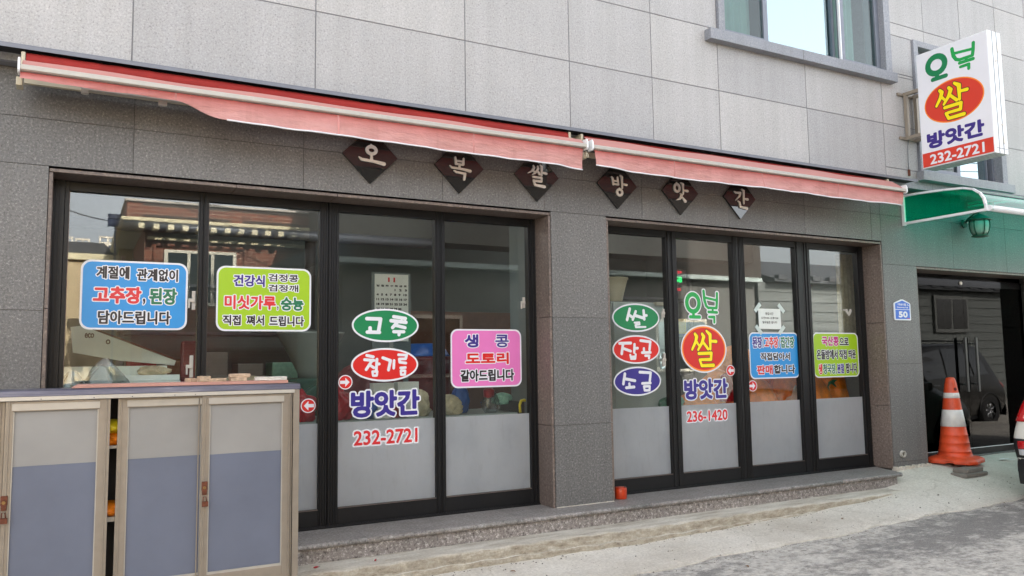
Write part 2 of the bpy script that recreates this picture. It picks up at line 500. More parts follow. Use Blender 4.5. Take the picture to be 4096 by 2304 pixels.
def tag(o, label=None, cat=None, group=None, kind=None):
    if label: o['label'] = label
    if cat: o['category'] = cat
    if group: o['group'] = group
    if kind: o['kind'] = kind
    return o
def thing(name, loc, label, cat, group=None, rotz=0.0):
    o = bpy.data.objects.new(name, None)
    o.empty_display_size = .1
    col.objects.link(o); o.location = loc; o.rotation_euler = (0, 0, rotz)
    return tag(o, label, cat, group)
def obj(name, mb, mat, parent=None, label=None, cat=None, group=None, kind=None, bevel=0, local=False, recenter=True, segs=2):
    me = mb.mesh(name) if isinstance(mb, MB) else mb
    o = bpy.data.objects.new(name, me)
    col.objects.link(o)
    if not me.materials:
        me.materials.append(MATS[mat] if isinstance(mat, str) else mat)
    if parent is not None:
        o.parent = parent
        if parent.parent is None and not local:
            # world-space geometry under an unrotated thing
            o.location = -Vector(parent.location)
    elif recenter and kind not in ('structure', 'stuff') and me.vertices:
        co = np.empty(len(me.vertices) * 3); me.vertices.foreach_get('co', co); co = co.reshape(-1, 3)
        c = np.array([(co[:, 0].min() + co[:, 0].max()) / 2, (co[:, 1].min() + co[:, 1].max()) / 2, co[:, 2].min()])
        me.vertices.foreach_set('co', (co - c).ravel()); me.update()
        o.location = c
    if bevel:
        b = o.modifiers.new('bevel', 'BEVEL'); b.width = bevel; b.segments = segs; b.limit_method = 'ANGLE'; b.angle_limit = R(40)
    return tag(o, label, cat, group, kind)

# ------------------------------------------------------------------ lettering engine (distance fields -> clean flat meshes)
def march(X, Z, F):
    """polygons where F>0 on a regular grid; full cells are merged in rows"""
    polys = []
    nz, nx = F.shape
    ins = F > 0
    cnt = ins[:-1, :-1].astype(int) + ins[1:, :-1] + ins[:-1, 1:] + ins[1:, 1:]
    for j in range(nz - 1):
        run = None
        row = cnt[j]
        idx = np.nonzero(row)[0]
        if len(idx) == 0: continue
        for i in range(idx[0], idx[-1] + 2):
            c = row[i] if i < nx - 1 else 0
            if c == 4:
                if run is None: run = i
                continue
            if run is not None:
                polys.append([(X[run], Z[j]), (X[i], Z[j]), (X[i], Z[j + 1]), (X[run], Z[j + 1])]); run = None
            if c:
                cs = [(i, j), (i + 1, j), (i + 1, j + 1), (i, j + 1)]
                p = []
                for k in range(4):
                    a = cs[k]; b = cs[(k + 1) % 4]
                    fa = F[a[1], a[0]]; fb = F[b[1], b[0]]
                    if fa > 0: p.append((X[a[0]], Z[a[1]]))
                    if (fa > 0) != (fb > 0):
                        t = fa / (fa - fb)
                        p.append((X[a[0]] + t * (X[b[0]] - X[a[0]]), Z[a[1]] + t * (Z[b[1]] - Z[a[1]])))
                if len(p) >= 3: polys.append(p)
    return polys
def seg_dist(PX, PZ, S, rad=None):
    """min over segments of distance (minus radius if tapering strokes)"""
    out = np.full(PX.shape, 1e9)
    for k, (ax, az, bx, bz) in enumerate(S):
        dx, dz = bx - ax, bz - az
        L = dx * dx + dz * dz + 1e-12
        t = np.clip(((PX - ax) * dx + (PZ - az) * dz) / L, 0, 1)
        d = np.hypot(PX - ax - t * dx, PZ - az - t * dz)
        if rad is not None: d = d - (rad[k][0] + t * (rad[k][1] - rad[k][0]))
        out = np.minimum(out, d)
    return out
_fonts = {}
def font_field(text, tw, th, margin):
    """text laid out and stretched to tw x th (metres, ink box centred on 0); returns X,Z grids and signed distance in metres"""
    cu = bpy.data.curves.new('lettering', 'FONT')
    cu.body = text; cu.dimensions = '2D'; cu.fill_mode = 'NONE'; cu.resolution_u = 3
    o = bpy.data.objects.new('lettering', cu)
    col.objects.link(o)
    dg = bpy.context.evaluated_depsgraph_get()
    me = bpy.data.meshes.new_from_object(o.evaluated_get(dg))
    co = np.array([v.co[:2] for v in me.vertices])
    ed = np.array([e.vertices[:] for e in me.edges])
    bpy.data.objects.remove(o); bpy.data.curves.remove(cu); bpy.data.meshes.remove(me)
    mn, mx = co.min(0), co.max(0)
    co = (co - (mn + mx) / 2) / (mx - mn) * np.array([tw, th])
    S = np.concatenate([co[ed[:, 0]], co[ed[:, 1]]], 1)
    step = min(th / 26.0, .006) if th < .5 else th / 34.0
    step = max(step, th / 34.0)
    X = np.arange(-tw / 2 - margin - step, tw / 2 + margin + 2 * step, step)
    Z = np.arange(-th / 2 - margin - step, th / 2 + margin + 2 * step, step)
    PX, PZ = np.meshgrid(X, Z)
    D = np.full(PX.shape, 1e9); W = np.zeros(PX.shape, int)
    for ax, az, bx, bz in S:
        dx, dz = bx - ax, bz - az
        lo, hi = min(ax, bx) - .12 * th - margin - .03, max(ax, bx) + .12 * th + margin + .03
        i0, i1 = np.searchsorted(X, lo), np.searchsorted(X, hi)
        if i1 > i0:
            px, pz = PX[:, i0:i1], PZ[:, i0:i1]
            t = np.clip(((px - ax) * dx + (pz - az) * dz) / (dx * dx + dz * dz + 1e-14), 0, 1)
            D[:, i0:i1] = np.minimum(D[:, i0:i1], np.hypot(px - ax - t * dx, pz - az - t * dz))
        # crossing test along +x
        rows = (Z >= min(az, bz)) & (Z < max(az, bz))
        if abs(dz) > 1e-12 and rows.any():
            for j in np.nonzero(rows)[0]:
                xc = ax + (Z[j] - az) / dz * dx
                W[j, X < xc] += 1
    inside = (W % 2) == 1
    return X, Z, np.where(inside, D, -D)
def stroke_field(strokes, margin, step):
    """strokes: list of (points [(x,z)...], radius or [radii]) in metres"""
    S = []; Rr = []
    for pts, r in strokes:
        rs = r if isinstance(r, (list, tuple)) else [r] * len(pts)
        for k in range(len(pts) - 1):
            S.append((*pts[k], *pts[k + 1])); Rr.append((rs[k], rs[k + 1]))
    S = np.array(S); m = max(max(a) for a in Rr) + margin + step * 2
    X = np.arange(min(S[:, 0].min(), S[:, 2].min()) - m, max(S[:, 0].max(), S[:, 2].max()) + m, step)
    Z = np.arange(min(S[:, 1].min(), S[:, 3].min()) - m, max(S[:, 1].max(), S[:, 3].max()) + m, step)
    PX, PZ = np.meshgrid(X, Z)
    return X, Z, -seg_dist(PX, PZ, S, Rr)
class Face2D:
    """a plane on which flat print is laid: maps (u,z) to world"""
    def __init__(s, org, ux, nrm): s.o = Vector(org); s.u = Vector(ux); s.n = Vector(nrm)
    def pt(s, x, z, lift): return tuple(s.o + s.u * x + Vector((0, 0, 1)) * z + s.n * lift)
WALL = lambda y: Face2D((0, y, 0), (1, 0, 0), (0, -1, 0))
def flat(name, plane, polys, lift, mat, parent, dx=0, dz=0, thick=0.0):
    mb = MB()
    idx = {}
    for p in polys:
        f = []
        for q in p:
            k = (round(q[0], 6), round(q[1], 6))
            if k not in idx:
                idx[k] = len(mb.v); mb.v.append(plane.pt(q[0] + dx, q[1] + dz, lift))
            if not f or f[-1] != idx[k]: f.append(idx[k])
        if len(f) > 1 and f[0] == f[-1]: f.pop()
        if len(f) >= 3: mb.f.append(f); mb.sm.append(False)
    o = obj(name, mb, mat, parent)
    if thick:
        s = o.modifiers.new('thickness', 'SOLIDIFY'); s.thickness = thick; s.offset = -1
    return o
def write(parent, plane, text, x0, x1, z0, z1, mat, lift, bold=.012, outline=0.0, omat='white_vinyl', name='lettering'):
    """font lettering stretched into the box; bold & outline widths in metres"""
    tw, th = (x1 - x0) - 2 * bold, (z1 - z0) - 2 * bold
    X, Z, F = font_field(text, tw, th, bold + outline)
    cx, cz = (x0 + x1) / 2, (z0 + z1) / 2
    if outline:
        flat('outline', plane, march(X, Z, F + bold + outline), lift, omat, parent, cx, cz)
    return flat(name, plane, march(X, Z, F + bold), lift + .0006, mat, parent, cx, cz)
def brush(parent, plane, strokes, box, dst, mat, lift, rscale=1.0, outline=0.0, omat='white_vinyl', step=.004, name='lettering', thick=0.0):
    """strokes in picture units inside box (x0,x1,ytop,ybottom) mapped on dst (x0,x1,z0,z1)"""
    sx = (dst[1] - dst[0]) / (box[1] - box[0]); sz = (dst[3] - dst[2]) / (box[3] - box[2])
    k = (abs(sx) + abs(sz)) / 2 * rscale
    st = []
    for pts, r in strokes:
        P = [(dst[0] + (x - box[0]) * sx, dst[3] - (y - box[2]) * sz) for x, y in pts]
        rr = [q * k for q in r] if isinstance(r, (list, tuple)) else r * k
        st.append((P, rr))
    X, Z, F = stroke_field(st, outline, step)
    if outline:
        flat('outline', plane, march(X, Z, F + outline), lift, omat, parent)
    return flat(name, plane, march(X, Z, F), lift + .0006, mat, parent, thick=thick)
def ring(cx, cy, rx, ry, n=22):
    return [(cx + rx * math.cos(2 * math.pi * k / n), cy + ry * math.sin(2 * math.pi * k / n)) for k in range(n + 1)]
def rrect(x0, x1, z0, z1, r, n=6):
    p = []
    for cx, cz, a0 in ((x1 - r, z1 - r, 0), (x0 + r, z1 - r, 90), (x0 + r, z0 + r, 180), (x1 - r, z0 + r, 270)):
        for k in range(n + 1):
            a = R(a0 + 90 * k / n); p.append((cx + r * math.cos(a), cz + r * math.sin(a)))
    return p
def ell(x0, x1, z0, z1, n=48):
    return [((x0 + x1) / 2 + (x1 - x0) / 2 * math.cos(2 * math.pi * k / n), (z0 + z1) / 2 + (z1 - z0) / 2 * math.sin(2 * math.pi * k / n)) for k in range(n)]
def sheet(name, plane, poly, l0, l1, mat, parent):
    """a thin plate between two lifts off the plane"""
    mb = MB(); n = len(poly)
    mb.v = [plane.pt(x, z, l0) for x, z in poly] + [plane.pt(x, z, l1) for x, z in poly]
    mb.f = [list(range(n))[::-1], list(range(n, 2 * n))] + [[k, (k + 1) % n, n + (k + 1) % n, n + k] for k in range(n)]
    mb.sm = [False] * len(mb.f)
    return obj(name, mb, mat, parent)

# ================================================================== GROUND
def itp(x, xs, ys): return float(np.interp(x, xs, ys))
def z_kerb(x): return itp(x, [-6, 0, 2, 4.2, 5.8, 6.6, 7.5, 8.2, 10, 16], [-.30, -.27, -.255, -.25, -.215, -.18, -.13, -.10, -.08, -.05])
def z_edge(x): return itp(x, [-6, 0, 3.8, 8, 12, 16], [-.36, -.33, -.285, -.205, -.15, -.12])
def z_wall(x): return itp(x, [-6, 7.1, 7.55, 7.8, 16], [-.25, -.12, -.03, -.012, -.012])
def wob(x, a=1.0): return a * (math.sin(x * 2.3 + 1) * .5 + math.sin(x * 5.9) * .3 + math.sin(x * 13.7 + 2) * .2)
EDGE_Y = -1.0
def ground_z(x, y):
    if y >= -.45: return np.interp(-y, [-.3, 0, .45], [z_wall(x), z_wall(x), z_kerb(x)])
    if y >= EDGE_Y: return np.interp(-y, [.45, 1.0], [z_kerb(x), z_edge(x)])
    return z_edge(x) - .015 - np.interp(-y, [1, 1.2, 3.2, 8], [0, .012, .035, .02])
mb = MB()
def apron(u, v):
    x = -6 + 22 * u; e = EDGE_Y + wob(x * 1.3, .045)
    y = .28 + (e - .28) * v
    z = ground_z(x, max(y, EDGE_Y)) + .004 * math.sin(x * 7 + y * 9) * math.sin(y * 11)
    if v > .999: z -= .01
    return (x, y, z)
mb.grid(apron, 260, 26)
def skirt(u, v):
    x = -6 + 22 * u; p = apron(u, 1.0)
    return (x, p[1] - .012 * v, p[2] - .08 * v)
mb.grid(skirt, 260, 1)
obj('pavement', mb, 'apron_concrete', kind='structure')
mb = MB()
mb.grid(lambda u, v: (-8 + 44 * u, -.9 - 7.6 * v, ground_z(-8 + 44 * u, min(-.9 - 7.6 * v, -1.001)) + .003 * math.sin(u * 300) * math.sin(v * 60)), 260, 90)
road = obj('road', mb, 'road_asphalt', kind='structure')
at = road.data.attributes.new('bare', 'FLOAT', 'POINT')
bare = []
for v in road.data.vertices:
    x, y = v.co.x, v.co.y; w = 0
    for cx, cy, rx_, ry_, a_ in ((2.9, -1.35, .9, .35, .24), (7.6, -1.45, 1.7, .34, .26), (4.5, -1.9, .55, .22, .12), (10.5, -1.8, 1.6, .6, .24), (5.6, -1.55, .6, .18, .08), (.5, -1.6, 1.4, .5, .2), (5.0, -5, 6, 1.0, .12)):
        w += a_ * math.exp(-((x - cx) / rx_) ** 2 - ((y - cy) / ry_) ** 2)
    bare.append(w)
at.data.foreach_set('value', bare)
mb = MB(); mb.box(-150, 150, -150, 150, -.9, -.5)
obj('ground', mb, 'earth', kind='structure')

# rough concrete ledge in front of the steps
mb = MB()
prof = [(-.19, -.126), (-.28, -.132), (-.38, -.136), (-.418, -.139), (-.428, -.147), (-.430, -.170), (-.431, -.200), (-.434, -.212), (-.444, -.214), (-.447, -.222), (-.449, -.26), (-.449, -.40)]
def hsh(q):
    i = math.floor(q); f = q - i; f = f * f * (3 - 2 * f)
    g = lambda n: (math.sin(n * 127.1) * 43758.5453) % 1 * 2 - 1
    return g(i) * (1 - f) + g(i + 1) * f
def ledge(u, v):
    x = -6 + 13.35 * u
    k = v * (len(prof) - 1); i = min(int(k), len(prof) - 2); t = k - i
    y = prof[i][0] * (1 - t) + prof[i + 1][0] * t; z = prof[i][1] * (1 - t) + prof[i + 1][1] * t
    w = max(0.0, (v - .25))
    end = max(0, (x - 6.9) / .45)
    y += w * (wob(x * 1.1, .022) + .003 * math.sin(x * 61 + v * 3) + .004 * math.sin(x * 29 + v * 4) + .005 * hsh(x * 9)) + end * end * w * .10
    z += (.004 * math.sin(x * 23 + y * 31) + wob(x, .005)) * min(1, v * 4) - end * .02 * v
    return (x, y, z)
mb.grid(ledge, 620, 22)
obj('concrete_kerb', mb, 'ledge_concrete', label='long rough concrete ledge with a crumbling edge below the granite step', cat='kerb')

# ================================================================== SHOP BUILDING
shop = thing('shop_building', (3.7, 0, 0), 'grey granite shop building with pale stone upper floor and dark stone ground floor', 'building')
LW, UW = 0.0, -0.12
XV = [-5.58, -4.41, -3.24, -2.07, -.9, .27, 1.44, 2.61, 3.575, 4.447, 5.236, 6.41, 7.58, 8.373, 9.063, 9.79, 10.445, 11.3, 12.2, 13.1, 14.0]
ZV = [3.085, 3.672, 4.268, 4.842, 5.42, 6.0, 6.6, 7.2]
HOLES = [(5.245, 7.752, 4.235, 5.72), (8.14, 9.79, 3.195, 4.70)]
def cut(rects, h):
    out = []
    for a, b, c, d in rects:
        if a >= h[1] or b <= h[0] or c >= h[3] or d <= h[2]: out.append((a, b, c, d)); continue
        if c < h[2]: out.append((a, b, c, h[2]))
        if d > h[3]: out.append((a, b, h[3], d))
        c2, d2 = max(c, h[2]), min(d, h[3])
        if a < h[0]: out.append((a, h[0], c2, d2))
        if b > h[1]: out.append((h[1], b, c2, d2))
    return out
G = .0046
for i in range(len(XV) - 1):
    for j in range(len(ZV) - 1):
        rs = [(XV[i], XV[i + 1], ZV[j], ZV[j + 1])]
        for h in HOLES: rs = cut(rs, h)
        for a, b, c, d in rs:
            if b - a < .02 or d - c < .02: continue
            m = MB().box(a + G, b - G, UW + random.uniform(-.0008, .0008), UW + .035, c + G, d - G)
            obj('granite_slab', m, 'light_granite', shop)
# band under the slabs and the wall core
mb = MB()
for i in range(len(XV) - 1):
    mb = MB().box(XV[i] + G, XV[i + 1] - G, UW + .002, UW + .04, 3.0, ZV[0] - G)
    obj('granite_slab', mb, 'trim_granite', shop)
mb = MB()
for a, b, c, d in cut(cut([(-5.58, 14.0, 3.004, 7.2)], HOLES[0]), HOLES[1]):
    mb.box(a, b, UW + .0045, UW + .30, c, d)
obj('wall_core', mb, 'joint_sealant', shop)
# lower wall slabs
lower = []
def add_low(x0, x1, z0, z1, depth=.03, mat='dark_granite'):
    m = MB().box(x0 + .002, x1 - .002, LW + random.uniform(-.0006, .0006), LW + depth, z0 + .002, z1 - .002)
    obj('granite_slab', m, mat, shop)
lx = [-5.4, -4.3, -3.2, -2.1, -.79, .302, 1.394, 2.466, 3.38, 4.387, 5.416, 6.44, 7.45]
for a, b in zip(lx[:-1], lx[1:]):
    add_low(a, b, 2.408, 2.70); add_low(a, b, 2.70, 2.999)
for a, b in ((7.45, 7.602),): add_low(a, b, 2.408, 2.70); add_low(a, b, 2.70, 2.999)
gx = [7.602, 8.85, 9.9, 11.0, 12.1, 13.2]
for a, b in zip(gx[:-1], gx[1:]):
    add_low(a, b, 2.162, 2.70); add_low(a, b, 2.70, 2.999)
for c, d in ((-.3, .65), (.65, 1.52), (1.52, 2.408)): add_low(-1.3, -.163, c, d)
for c, d in ((-.3, 1.52), (1.52, 2.408)): add_low(-3.2, -1.3, c, d)
for c, d in ((-.02, .65), (.65, 1.53), (1.53, 2.408)): add_low(3.437, 3.995, c, d)
for c, d in ((-.06, .06), (.06, 1.09), (1.09, 2.162)): add_low(7.602, 8.168, c, d)
for c, d in ((-.06, 1.09), (1.09, 2.162)): add_low(10.7, 12.4, c, d)
# mortar backing behind lower slabs
mb = MB()
for a, b, c, d in ((-5.4, -.165, -.3, 3.0), (-.165, 7.604, 2.41, 3.0), (3.45, 3.98, 0, 2.41), (7.615, 8.155, -.06, 3.0), (8.155, 13.2, 2.165, 3.0), (10.712, 13.2, -.06, 2.165)):
    mb.box(a, b, .0035, .24, c, d)
obj('wall_core', mb, 'lower_sealant', shop)
# reveals: jamb slabs and soffit slabs, each with a small set-back lip
def reveal(x0, x1, y0, y1, z0, z1):
    obj('reveal_slab', MB().box(x0, x1, y0, y1, z0, z1), 'bounce_brown_granite', shop, bevel=.003)
for zz in ((0.0, .65), (.653, 1.53), (1.533, 2.372)):
    reveal(-.162, -.140, .004, .245, *zz); reveal(3.415, 3.436, .004, .245, *zz)
    reveal(3.996, 4.018, .004, .245, *zz); reveal(7.580, 7.601, .004, .245, *zz)
    reveal(8.169, 8.19, .012, .25, zz[0] - .02, min(zz[1], 2.16)); reveal(10.678, 10.699, .012, .25, zz[0] - .02, min(zz[1], 2.16))
for a, b in ((-.162, .94), (.943, 1.64), (1.643, 2.72), (2.723, 3.436), (3.996, 4.64), (4.643, 6.04), (6.043, 7.601)):
    obj('soffit_slab', MB().box(a, b, .008, .245, 2.376, 2.398), 'bounce_brown_granite', shop, bevel=.003)
obj('soffit_slab', MB().box(8.19, 10.68, .012, .3, 2.137, 2.160), 'bounce_brown_granite', shop)
# steps
def nose_piece(x0, x1, endcut=0.0):
    prof = [(.25, 0), (-.238, 0), (-.247, -.003), (-.252, -.012), (-.253, -.02), (-.249, -.03), (-.24, -.036), (.25, -.036)]
    m = MB(); n = len(prof)
    for x in (x0, x1):
        for y, z in prof:
            xx = x
            if endcut and x == x1: xx = x1 + (endcut * np.interp(y, [-.25, 0], [0, 1]))
            m.v.append((xx, y, z))
    m.f = [list(range(n))[::-1], list(range(n, 2 * n))] + [[k, (k + 1) % n, n + (k + 1) % n, n + k][::1] for k in range(n)]
    m.sm = [False, False] + [True if 1 <= k <= 5 else False for k in range(n)]
    obj('step_tread', m, 'step_top_granite', shop)
nx = [-4.2, -2.9, -1.7, -.5, .6, 1.79, 3.0, 4.2, 5.4, 6.5]
for a, b in zip(nx[:-1], nx[1:]): nose_piece(a + .001, b - .001)
nose_piece(6.501, 7.38, .22)
rx = [-4.2, -2.9, -1.5, -.1, 1.1, 2.31, 3.5, 4.7, 5.9, 7.33]
for a, b in zip(rx[:-1], rx[1:]):
    obj('step_riser', MB().box(a + .001, b - .001, -.225, -.19, -.33, -.037), 'step_granite', shop)
obj('step_core', MB().box(-4.2, 7.3, -.19, .25, -.4, -.038), 'mortar', shop)
mb = MB()   # mortar fillet at wall foot on the right and pointing along the pillar
for k in range(22):
    x = 7.59 + k * .027
    mb.box(x, x + .028, -.012 - .018 * random.random(), .02, -.06, .002 + .018 * random.random())
for k in range(16):
    x = 3.44 + k * .035
    mb.box(x, x + .036, -.006 - .008 * random.random(), .02, -.01, .004 + .003 * random.random())
obj('mortar_fillet', mb, 'apron_concrete', shop)

# sliding doors ------------------------------------------------------
def sash(x0, x1, g0, g1, ridges, handle=None):
    """one sliding door: x0..x1 outer, g0..g1 glass"""
    y0, y1 = .236, .296
    zt0, zt1, zb0, zb1 = 2.312, 2.372, .012, .135
    m = MB()
    m.box(x0, g0, y0, y1, zb0, zt1); m.box(g1, x1, y0, y1, zb0, zt1)
    m.box(g0, g1, y0 + .001, y1, zt0, zt1 - .001); m.box(g0, g1, y0 + .001, y1, zb0 + .001, zb1)
    for r in ridges: m.box(r, r + .011, y0 - .009, y0, zb0 + .006, zt1 - .004)
    d = obj('sliding_door', m, 'frame_black', shop, bevel=.0015, segs=1)
    obj('glass_pane', MB().box(g0 - .004, g1 + .004, .2645, .2705, zb1 - .004, zt0 + .004), 'shop_glass', d)
    obj('frosted_film', MB().box(g0 - .001, g1 + .001, .2632, .2640, zb1 - .001, .7435), 'frosted_film', d)
    e = MB(); e.box(g0 + .002, g1 - .002, .232, .2355, zb1 - .006, zb1 + .001); e.box(g0, g0 + .004, .255, .262, zb1, zt0)
    obj('glazing_bead', e, 'frame_edge', d)
    for (hx, hz, hh) in (handle or []):
        h = MB().box(hx - .012, hx + .012, .250, .262, hz - hh, hz + hh).box(hx - .035, hx + .008, .238, .249, hz - .012, hz + .012)
        h.box(hx - .036, hx - .024, .236, .249, hz - .055, hz + .012)
        obj('latch_handle', h, 'bar_white', d, bevel=.003)
    return d
sash(-.075, .765, -.05, .739, (.745,), [(.715, 1.62, .065), (.71, 1.17, .075)])
sash(.767, 1.640, .802, 1.578, (.775, 1.588, 1.606, 1.624))
sash(1.642, 2.540, 1.723, 2.50, (1.648, 1.666, 1.684, 1.702, 2.512))
sash(2.542, 3.372, 2.584, 3.351, (2.553,), [(3.312, 1.665, .045)])
sash(4.095, 4.89, 4.14, 4.836, (4.85,), [(4.80, 1.60, .04), (4.795, 1.17, .06)])
sash(4.892, 5.745, 4.962, 5.666, (4.905, 5.674, 5.692, 5.71))
sash(5.747, 6.64, 5.827, 6.541, (5.752, 5.77, 5.788, 5.806, 6.56))
sash(6.642, 7.52, 6.755, 7.496, (6.67, 6.71))
fm = MB()
for x0, x1 in ((-.140, -.077), (3.374, 3.415), (4.018, 4.093), (7.522, 7.580)):
    fm.box(x0, x1, .230, .31, 0.0, 2.376)
    fm.box(x0 + .012, x0 + .022, .222, .23, 0, 2.376); fm.box(x0 + .034, x0 + .044, .222, .23, 0, 2.376)
for a, b in ((-.140, 3.415), (4.018, 7.580)):
    fm.box(a, b, .246, .33, 2.374, 2.44)
    fm.box(a, b, .205, .34, .0005, .010); fm.box(a, b, .214, .219, .010, .016); fm.box(a, b, .226, .231, .010, .016)
obj('door_frame', fm, 'frame_black', shop, bevel=.001, segs=1)
# interior shell
obj('interior_floor', MB().box(-.6, 8.0, .30, 4.6, -.05, -.002), 'interior_floor', shop)
obj('interior_ceiling', MB().box(-.6, 8.0, .30, 4.6, 2.75, 2.82), 'interior_ceiling', shop)
obj('interior_wall', MB().box(-.6, 8.0, 4.5, 4.6, -.0, 2.75), 'interior_wall', shop)
obj('interior_wall', MB().box(-.7, -.6, .30, 4.6, 0, 2.75), 'interior_wall', shop)
obj('interior_wall', MB().box(7.95, 8.05, .32, 4.6, 0, 2.75), 'interior_wall', shop)
obj('ceiling_beam', MB().box(-.6, 8.0, 2.2, 2.5, 2.45, 2.75), 'interior_ceiling', shop)
obj('interior_pillar', MB().box(3.45, 3.98, .31, .75, 0, 2.75), 'interior_wall', shop)
obj('interior_panel', MB().box(3.0, 4.6, 2.6, 2.65, 0, 1.74), 'brown_panel', shop)
# building volume (roof, sides, back), unseen; height set by the shadow it must cast
obj('roof', MB().box(-5.6, 14.02, -.06, 9.0, 9.4, 9.6), 'concrete_dark', shop)
obj('upper_storey', MB().box(-5.6, 14.02, UW, 9.0, 7.204, 9.4), 'light_granite', shop)
obj('parapet', MB().box(-5.6, 14.02, -.10, .1, 9.6, 10.25), 'light_granite', shop)  # out of view, raised to throw shade on the facing fronts
obj('side_wall', MB().box(-5.6, -5.42, .1, 9.0, -.5, 7.2), 'light_granite', shop)
obj('side_wall', MB().box(13.9, 14.02, .1, 9.0, -.5, 7.2), 'light_granite', shop)
obj('back_wall', MB().box(-5.6, 14.02, 9.0, 9.15, -.5, 7.2), 'light_granite', shop)
obj('floor_deck', MB().box(-5.4, 13.9, .18, 9.0, 2.83, 2.98), 'interior_ceiling', shop)
obj('interior_wall', MB().box(-5.4, 13.9, 4.6, 4.7, -.4, 2.82), 'interior_wall', shop)
obj('interior_floor', MB().box(8.06, 13.9, .30, 4.6, -.1, -.02), 'interior_dark', shop)
# flashing
fl = MB().box(-5.58, 7.9, UW - .142, UW - .138, 3.031, 3.058).box(-5.58, 7.9, UW - .138, UW - .002, 3.052, 3.056)
obj('metal_flashing', fl, 'flash_grey', shop)
obj('flashing_soffit', MB().box(-5.58, 7.9, UW - .137, UW - .003, 3.044, 3.050), 'flash_black', shop)

# upper windows -------------------------------------------------------
def upper_window(x0, x1, z0, z1, panes, sill, sillj):
    s = obj('window_sill', MB().box(sill[0], sill[1], UW - .085, UW + .05, sill[2], sill[3]), 'trim_granite', shop, bevel=.003)
    for xj in sillj: obj('sill_joint', MB().box(xj - .0025, xj + .0025, UW - .0862, UW - .02, sill[2] - .0005, sill[3] + .0006), 'mortar', s)
    j = MB().box(x0, x0 + .075, UW - .03, UW + .22, z0, z1).box(x1 - .10, x1, UW - .03, UW + .22, z0, z1).box(x0 + .075, x1 - .1, UW - .03, UW + .22, z1 - .07, z1)
    obj('window_surround', j, 'trim_granite', shop, bevel=.003)
    X0, X1 = x0 + .078, x1 - .103
    f = MB().box(X0, X1, UW + .07, UW + .20, z0, z0 + .055).box(X0, X1, UW + .07, UW + .20, z1 - .11, z1 - .072)
    f.box(X0, X0 + .03, UW + .07, UW + .2, z0 + .055, z1 - .11).box(X1 - .03, X1, UW + .07, UW + .2, z0 + .055, z1 - .11)
    w = obj('window_frame', f, 'aluminium_grey', shop, bevel=.002)
    for a, b, mat, front in panes:
        y = UW + (.035 if front else .10)
        m = MB(); t = .06 if front else .012
        zz0, zz1 = z0 + (.02 if front else .056), z1 - .12
        m.box(a, a + t, y, y + .045, zz0, zz1).box(b - t, b, y, y + .045, zz0, zz1).box(a + t, b - t, y, y + .045, zz0, zz0 + t).box(a + t, b - t, y, y + .045, zz1 - t, zz1)
        obj('sash', m, 'aluminium_grey', w, bevel=.002)
        obj('pane', MB().box(a + t - .003, b - t + .003, y + .02, y + .026, zz0 + t - .003, zz1 - t + .003), mat, w)
    return w
upper_window(5.245, 7.752, 4.232, 5.72, [(5.325, 5.955, 'upper_glass', True), (5.957, 7.0, 'mirror_glass', False), (7.02, 7.648, 'upper_glass', True)], (5.085, 7.605 + .15, 4.127, 4.231), (6.30,))
upper_window(8.14, 9.79, 3.192, 4.70, [(8.22, 8.96, 'upper_glass', True), (8.962, 9.6, 'mirror_glass', False)], (8.10, 9.83, 3.09, 3.191), ())
# curtains and room behind the upper windows
for x0, x1 in ((5.26, 5.93), (6.95, 7.50)):
    c = MB().grid(lambda u, v: (x0 + (x1 - x0) * u, .12 + .02 * math.sin(u * 40), 4.25 + 1.4 * v), 40, 1)
    obj('curtain', c, 'curtain_grey', shop)
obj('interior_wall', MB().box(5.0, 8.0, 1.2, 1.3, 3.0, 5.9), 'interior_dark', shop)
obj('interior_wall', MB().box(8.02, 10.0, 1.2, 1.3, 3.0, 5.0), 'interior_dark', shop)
obj('steel_strip', MB().box(7.003, 7.017, UW + .025, UW + .05, 4.25, 5.6), 'aluminium_white', shop)

# right entrance glass doors ------------------------------------------
gd = MB().box(8.19, 10.68, .30, .33, 2.085, 2.137)
obj('door_header', gd, 'door_glass', shop)
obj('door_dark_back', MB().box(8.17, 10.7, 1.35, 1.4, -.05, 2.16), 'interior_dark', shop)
for a, b in ((8.195, 9.432), (9.438, 10.675)):
    d = obj('glass_door', MB().box(a, b, .285, .297, .075, 2.04 - 0.0), 'door_glass', shop)
    obj('patch_rail', MB().box(a, b, .278, .304, 2.0, 2.078), 'patch_black', d)
    obj('bottom_rail', MB().box(a, b, .278, .304, .0, .075), 'frame_black', d)
    obj('rail_edge', MB().box(a, b, .276, .2775, .070, .078), 'aluminium_white', d)
    hx = 9.33 if a < 9 else 9.545
    obj('pull_handle', MB().box(hx - .018, hx + .018, .215, .235, .74, 1.385).box(hx - .01, hx + .01, .235, .278, .82, .84).box(hx - .01, hx + .01, .235, .278, 1.3, 1.32), 'handle_dark', d, bevel=.003)
    obj('lock', MB().tube([(9.39, .262, 2.04), (9.39, .280, 2.04)], .022, 16), 'satin_steel', d) if a < 9 else None
obj('door_threshold', MB().box(8.19, 10.68, .20, .40, -.04, -.004), 'step_top_granite', shop)

